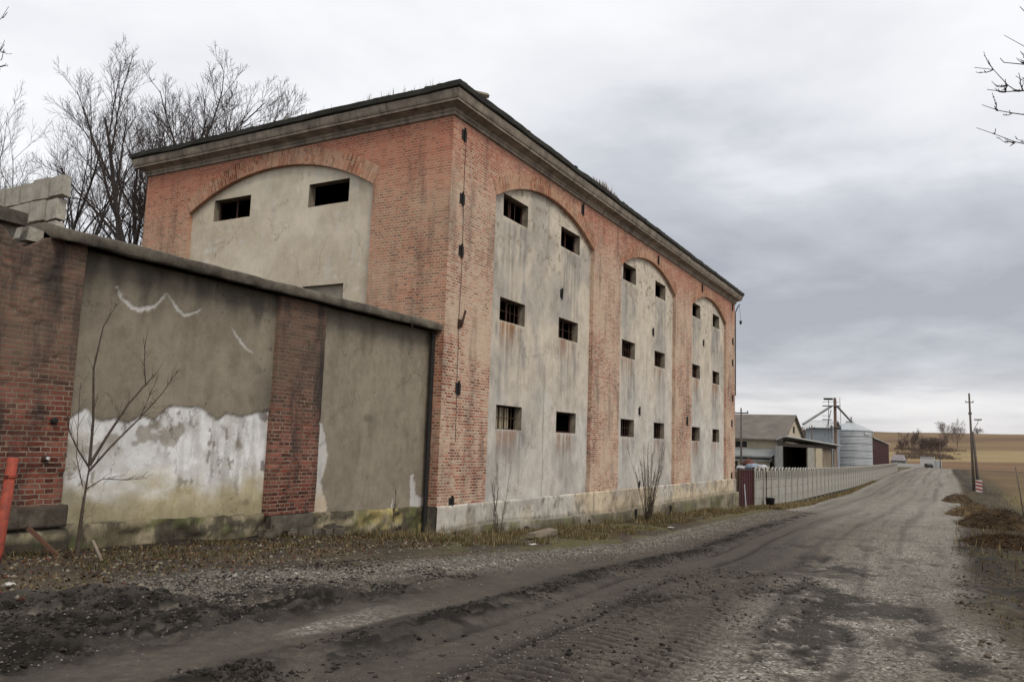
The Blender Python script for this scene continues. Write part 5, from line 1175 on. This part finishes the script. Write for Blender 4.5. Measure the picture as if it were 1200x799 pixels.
# ------------------------------------------------------------------ red post, timber, litter
T_ = thing('steel_post', (5.62, 10.1, z1(5.62, 10.1)), 'leaning orange red steel post with a ring collar at the left edge', 'post')
m = MB(); m.tube([(-.10, -.02, -.03), (-.08, -.01, .12), (-.015, 0, 1.24)], [.045, .062, .060], 16); m.build('post_tube', M['redpaint'], T_, True)
m = MB(); m.lathe((-.026, 0, 1.02), [(.06, -.02), (.078, -.02), (.078, .01), (.06, .01), (.06, -.02)], 16); m.build('collar', M['redpaint'], T_)
m = MB(); m.tube([(-.05, -.05, 1.02), (-.6, -.1, 1.03), (-1.6, -.15, 1.08)], .01, 5); m.build('cable', M['iron'], T_)
def beam(name, a, b_, w_, h_, mat, label, cat):
    a = Vector(a); b_ = Vector(b_); L_ = (b_ - a).length; m = MB(); m.box(0, -w_ / 2, -h_ / 2, L_, w_ / 2, h_ / 2, min(w_, h_) * .12)
    o = m.build(name, M[mat], None); o.location = a; o.rotation_euler = (b_ - a).to_track_quat('X', 'Z').to_euler(); return tag(o, label, cat)
M['rustwood'] = mat_plain('reddish_broken_wood', (.13, .065, .04), (.08, .04, .025), .9, 6, .006, (1, 6, 6))
za = z1(6.5, 9.9); beam('broken_plank', (6.2, 10.65, z1(6.2, 10.65) + .36), (6.5, 10.4, z1(6.5, 10.4) + .0), .10, .04, 'rustwood', 'broken reddish plank leaning over weeds beside the leaning red post', 'plank')
beam('pale_lath', (6.55, 9.8, z1(6.55, 9.8) + .25), (6.5, 9.5, z1(6.5, 9.5) + .03), .035, .02, 'wood', 'pale lath sticking out of the litter next to the sapling', 'lath')
xa = 16.6; beam('timber', (17.2, 9.0, z1(17.2, 9.0) + .10), (18.5, 9.05, z1(18.5, 9.05) + .14), .24, .13, 'wood', 'short pale timber baulk lying on the grass in front of the long wall', 'timber')
M['whitelitter'] = mat_plain('dirty_white_plastic', (.60, .58, .54), None, .6, 20, .003)
def scrap(x, y, sx_, sy_, label, seed):
    rr = random.Random(seed); z = z1(x, y); n = 5; P_ = np.array([[[(i / (n - 1) - .5) * sx_, (j / (n - 1) - .5) * sy_, rr.uniform(0, .02)] for j in range(n)] for i in range(n)])
    P2 = np.concatenate([P_, P_[:, ::-1] - [0, 0, .008]], 1)
    o = new_obj('litter_scrap', grid_mesh(P2, None, None, True, 'litter_scrap'), M['whitelitter']); o.location = (x, y, z + .05); o.rotation_euler[2] = rr.random() * 3; return tag(o, label, 'litter')
scrap(5.0, 8.8, .15, .08, 'flat white scrap on the ground near the left edge', 1); scrap(15.2, 7.9, .16, .1, 'small white scrap at the grass edge before the corner', 2); scrap(25.3, 8.2, .22, .2, 'white lump of litter at the gravel edge near the dense shrub', 3)

# brush heaps on the right verge
def heap(x, y, rx, ry, h, n, seed, label, cols=((.13, .075, .04), (.20, .13, .065), (.06, .04, .026))):
    rr = np.random.RandomState(seed); t = thing('brush_heap', (x, y, z1(x, y) - .05), label, 'brush heap')
    k = 90; n = int(n * .55); u = np.linspace(0, 2 * math.pi, k + 1); v = np.linspace(0, 1, 30); U2, V2 = np.meshgrid(u, v, indexing='ij')
    rad = 1 + (fbm(np.cos(U2) * 1.5 + 9, np.sin(U2) * 1.5 + V2, seed, 3) - .5) * .7; zz2 = h * (1 - V2 ** 2) * (.35 + .9 * fbm(np.cos(U2) * V2 * 5 + 4, np.sin(U2) * V2 * 4, seed + 1, 6, .62))
    P_ = np.stack([np.cos(U2) * rx * V2 * rad, np.sin(U2) * ry * V2 * rad, zz2 - .1], -1)
    c_ = mixc(np.zeros(U2.shape + (3,)) + np.array(cols[2]) * .75, np.array(cols[0]) * .6, sm(.4, .6, fbm(U2 * 5, V2 * 8, seed + 4, 4)))
    new_obj('soil_mound', grid_mesh(P_[:, ::-1], None, c_, True, 'soil_mound'), M['plinth'], t)
    a = rr.uniform(0, 2 * math.pi, n); q = np.sqrt(rr.uniform(0, 1, n)); cx_ = np.cos(a) * rx * q; cy_ = np.sin(a) * ry * q; cz_ = h * (1 - q ** 2) * rr.uniform(.4, .95, n)
    th = rr.uniform(0, 2 * math.pi, n); el = rr.uniform(-.2, .8, n); L_ = rr.uniform(.15, .55, n) * (h ** .5); wd = rr.uniform(.006, .016, n)
    d = np.stack([np.cos(th) * np.cos(el), np.sin(th) * np.cos(el), np.sin(el)], -1); s = np.stack([-np.sin(th), np.cos(th), 0 * th], -1) * wd[:, None]
    c0 = np.stack([cx_, cy_, cz_], -1); V_ = np.stack([c0 - s, c0 + s, c0 + d * L_[:, None] + [0, 0, -.05], c0 + [0, 0, -.5] * wd[:, None] * 3], 1).reshape(-1, 3)
    F_ = (np.arange(n) * 4)[:, None] + np.array([[0, 1, 2], [0, 3, 2], [1, 3, 2]]).reshape(1, 9); F_ = F_.reshape(-1, 3)
    cc_ = np.array(cols)[rr.randint(0, 3, n)] * rr.uniform(.25, .75, (n, 1)); o = new_obj('dead_stalks', tri_mesh('dead_stalks', V_, F_, np.repeat(cc_, 4, 0)), M['stalk'], t); o['kind'] = 'stuff'
M['stalk'] = mat_attr('dry_stalks', .95, .2, 5, 30, .001)
heap(30.5, -1.3, 2.6, 1.4, .42, 5200, 1, 'nearest dark reddish brush heap on the right verge')
heap(43, -1.4, 3.2, 1.7, .95, 5200, 2, 'biggest brown brush heap, in the middle of the right verge', ((.15, .10, .055), (.22, .15, .08), (.08, .055, .035)))
heap(27.3, -3.2, 2.6, 1.3, .55, 3600, 3, 'dark brush heap cut by the right edge of the picture')
heap(62, -.6, 4.6, 1.6, 1.0, 3400, 4, 'farthest low straw coloured brush heap toward the double pole', ((.22, .15, .075), (.27, .20, .10), (.12, .08, .045)))
heap(88, .4, 6, 1.3, .8, 2600, 5, 'reddish low brush heap beyond the others where the road narrows', ((.17, .11, .06), (.19, .14, .08), (.10, .07, .045)))
heap(57, -5.5, 7, 2.5, .7, 3200, 6, 'low yellowish weed bank in the field behind the heaps', ((.24, .18, .08), (.27, .21, .10), (.13, .1, .05)))

# ------------------------------------------------------------------ ground cover as stuff: stones, grass, litter
def stones(name, x, y, s, colr, mat, label):
    n = len(x); rr = np.random.RandomState(len(x)); 
    base_ = np.array([[1, 0, 0], [-1, 0, 0], [0, 1, 0], [0, -1, 0], [0, 0, 1], [0, 0, -1], [.6, .6, .5], [-.6, .6, .4], [.6, -.6, .45], [-.6, -.6, .5]], float)
    base_ = base_[:6]; F0 = np.array([[0, 2, 4], [2, 1, 4], [1, 3, 4], [3, 0, 4], [2, 0, 5], [1, 2, 5], [3, 1, 5], [0, 3, 5]])
    Vv = base_[None] * rr.uniform(.6, 1.25, (n, 6, 3)) + rr.uniform(-.25, .25, (n, 6, 3)); Vv = Vv * (s[:, None, None] * np.stack([rr.uniform(.7, 1.3, n), rr.uniform(.7, 1.2, n), rr.uniform(.4, .8, n)], -1)[:, None])
    a = rr.uniform(0, 6.28, n); ca, sa = np.cos(a)[:, None], np.sin(a)[:, None]; Vx = Vv[..., 0] * ca - Vv[..., 1] * sa; Vy = Vv[..., 0] * sa + Vv[..., 1] * ca
    Vv = np.stack([Vx + x[:, None], Vy + y[:, None], Vv[..., 2] + (zg(x, y) + s * .12)[:, None]], -1).reshape(-1, 3)
    F_ = ((np.arange(n) * 6)[:, None, None] + F0[None]).reshape(-1, 3)
    o = new_obj(name, tri_mesh(name, Vv, F_, np.repeat(colr, 6, 0)), mat); return tag(o, label, 'gravel', kind='stuff')
rs = np.random.RandomState(11)
def sample(n, fx, fy): x = fx(n); return x, fy(x)
def expx(n, a, b, p=2.2): return a + (b - a) * rs.uniform(0, 1, n) ** p
xs_, ys_, ss_ = [], [], []
x = expx(15000, 6, 48); y = YL(x) - .45 + rs.normal(0, .42, len(x)); xs_.append(x); ys_.append(y); ss_.append(rs.uniform(.010, .028, len(x)) * (1 + .012 * x))
x = expx(13000, 4, 40); y = YR(x) + rs.uniform(-.6, 3.8, len(x)); xs_.append(x); ys_.append(y); ss_.append(rs.uniform(.006, .020, len(x)))
x = expx(2600, 3, 16, 1.4); y = rs.uniform(5.8, 9.5, len(x)); xs_.append(x); ys_.append(y); ss_.append(rs.uniform(.007, .022, len(x)))
x = expx(900, 3, 40, 2); y = rs.uniform(2.5, 6.5, len(x)); xs_.append(x); ys_.append(y); ss_.append(rs.uniform(.006, .015, len(x)))
x, y, s = np.concatenate(xs_), np.concatenate(ys_), np.concatenate(ss_)
cst = np.array((.20, .178, .150)) * rs.uniform(.35, .95, (len(x), 1)) * (1 + rs.uniform(-.06, .06, (len(x), 3)))
M['stone'] = mat_attr('loose_gravel', .9, .15, 20, 90, .001)
xv = expx(9000, 6, 45, 1.6); yv = YR(xv) - rs.uniform(.2, 4.5, 9000); kv = fbm(xv / .9, yv / .7, 87, 3) > .45; xv, yv = xv[kv], yv[kv]
o = stones('soil_clods', xv, yv, rs.uniform(0, 1, len(xv)) ** 2.2 * .045 + .008, np.array((.062, .048, .036)) * rs.uniform(.4, 1.8, (len(xv), 1)), M['stone'], 'brown clods and stones on the churned right verge'); o['category'] = 'soil'
# mud clods thrown up by wheels: left band, middle ridge and between the treads
xc = np.concatenate([rs.uniform(2.5, 10, 9000), expx(9000, 4, 45, 1.8), rs.uniform(4, 15, 3500)])
yc = np.concatenate([rs.uniform(5.9, 8.0, 9000), CR(xc[9000:18000]) + rs.normal(0, .17, 9000), CR(xc[18000:]) - 1.9 + rs.normal(0, .6, 3500)])
kc = fbm(xc / .8, yc / .4, 88, 3) > .46; xc, yc = xc[kc], yc[kc]; sc2 = rs.uniform(0, 1, len(xc)) ** 2.5 * .030 + .007
cc2 = np.array((.030, .0255, .0215)) * rs.uniform(.4, 1.8, (len(xc), 1))
o = stones('mud_clods', xc, yc, sc2, cc2, M['stone'], 'dark clods of churned mud between the wheel ruts'); o['category'] = 'mud'
stones('loose_gravel', x, y, s, cst, M['stone'], 'loose grey gravel scattered over the road and its shoulder')
n = 1800; x = expx(n, 4.5, 24, 1.2); y = rs.uniform(8.0, 10.6, n); s = rs.uniform(.01, .045, n); cr2 = np.where(rs.uniform(0, 1, (n, 1)) > .85, np.array([[.13, .05, .035]]), np.array([[.20, .175, .13]])) * rs.uniform(.3, 1.1, (n, 1))
stones('brick_rubble', x, y, s, cr2, M['stone'], 'bits of brick and mortar rubble at the foot of the boundary wall')
def blades(name, x, y, h, colr, label, wd=.006, lean=.5, zoff=None, cat='grass'):
    n = len(x); a = rs.uniform(0, 6.28, n); l = rs.uniform(0, lean, n) * h; z = (zg(x, y) if zoff is None else zoff) - .01
    w_ = rs.uniform(.6, 1.3, n) * wd; b0 = np.stack([x, y, z], -1); s = np.stack([np.sin(a), -np.cos(a), 0 * a], -1) * w_[:, None]
    a2 = a + rs.uniform(-.5, .5, n); d = np.stack([np.cos(a2) * l, np.sin(a2) * l, h * np.sqrt(np.clip(1 - (l / h) ** 2 * .6, .1, 1))], -1); md = b0 + d * .55 + np.stack([0 * h, 0 * h, h * .08], -1)
    V_ = np.stack([b0 - s, b0 + s, md + s * .7, md - s * .7, b0 + d], 1).reshape(-1, 3)
    i = (np.arange(n) * 5)[:, None]; F_ = np.concatenate([i + [0, 1, 2], i + [0, 2, 3], i + [3, 2, 4]], 0)
    o = new_obj(name, tri_mesh(name, V_, F_, np.repeat(colr, 5, 0)), M['stalk']); return tag(o, label, cat, kind='stuff')
def gcol(n, k):
    pal = np.array([(.25, .19, .10), (.19, .145, .075), (.10, .10, .038), (.075, .085, .03), (.13, .085, .045), (.30, .24, .14)]); i = rs.choice(6, n, p=k); return pal[i] * rs.uniform(.6, 1.3, (n, 1))
def clump(n, x0, x1, y0f, y1f, seed, thr=.45, p=1.6):
    x = x0 + (x1 - x0) * rs.uniform(0, 1, n) ** p; y = y0f(x) + (y1f(x) - y0f(x)) * rs.uniform(0, 1, n); k = fbm(x / .7, y / .5, seed, 3) > thr; return x[k], y[k]
x, y = clump(70000, 12.8, 47, lambda x: YL(x) + .75, lambda x: 0 * x + 10.72, 71, .52); blades('verge_grass', x, y, rs.uniform(.03, .15, len(x)) * (1 + .5 * sm(9.6, 10.6, y)) * (.6 + .9 * fbm(x / 1.1, y / .8, 79, 2)), gcol(len(x), [.26, .20, .16, .12, .18, .08]) * .85, 'dry tan and green grass along the foot of the granary wall', .008)
x, y = clump(9000, 5, 13, lambda x: 0 * x + 9.0, lambda x: 0 * x + 10.95, 72, .56, 1); blades('weeds', x, y, rs.uniform(.02, .11, len(x)), gcol(len(x), [.03, .16, .16, .13, .50, .02]) * .7, 'dead weeds and litter at the foot of the boundary wall', .006, .9)
x, y = clump(14000, 47, 130, lambda x: YL(x) + .1, lambda x: 10.35 + (x - 47) * .0123, 73, .4); blades('fence_grass', x, y, rs.uniform(.10, .30, len(x)), gcol(len(x), [.34, .28, .10, .04, .14, .10]), 'dry grass strip at the foot of the concrete fence', .02)
x, y = clump(52000, 6, 60, lambda x: YR(x) - 5.5, lambda x: YR(x) - .6, 74, .60, 1.5); blades('field_edge_grass', x, y, rs.uniform(.015, .075, len(x)), gcol(len(x), [.20, .22, .10, .12, .34, .02]) * .8, 'thin dry grass on the verge right of the road', .007, .9)
# leaf litter flat on the ground by the wall
n = 5000; x = rs.uniform(4.6, 14, n); y = rs.uniform(8.4, 10.95, n); blades('leaf_litter', x, y, rs.uniform(.02, .06, n), gcol(n, [.05, .20, .02, .02, .69, .02]) * .75, 'brown dead leaves lying below the boundary wall', .018, .97, cat='leaf litter')
x, y = clump(3600, 13, 110, lambda x: YR(x) - 5.5, lambda x: YR(x) - .2, 75, .50, 1.3); x = x + 8; blades('dead_stalks', x, y, rs.uniform(.10, .42, len(x)), gcol(len(x), [.18, .25, .02, .02, .50, .03]) * .75, 'scattered dead brown stalks between the brush heaps', .012, .9, cat='dead stalks')
x, y = clump(4200, 12.5, 46, lambda x: 0 * x + 9.2, lambda x: 0 * x + 10.7, 76, .50, 1.2); blades('tangled_weeds', x, y, rs.uniform(.15, .42, len(x)), gcol(len(x), [.25, .25, .06, .04, .32, .08]), 'tangled dry weeds leaning at the foot of the long wall', .005, .95, cat='weeds')
# growth along the roof edge (rooted in the gutter line)
x = np.concatenate([rs.normal(25.2, 1.0, 260), rs.uniform(16.5, 44, 260), rs.normal(24.3, .5, 90)]); n = len(x); y = 10.46 + rs.uniform(0, .2, n)
o = blades('roof_grass', x, y, rs.uniform(.04, .34, n) ** 1.0 * (.35 + .8 * np.exp(-((x - 25) / 1.2) ** 2)), gcol(n, [.35, .3, .05, .05, .15, .10]), 'tufts of dry grass and weeds growing on the granary eaves', .012, .35, zoff=np.full(n, 10.41)); o['category'] = 'roof weeds'
n = 60; y = rs.uniform(11, 17, n); x = 15.45 + rs.uniform(0, .1, n); o = blades('roof_weeds', x, y, rs.uniform(.08, .28, n), gcol(n, [.3, .3, 0, 0, .4, 0]), 'thin dry stalks along the end wall eaves', .006, .3, zoff=np.full(n, 10.41)); o['category'] = 'roof weeds'
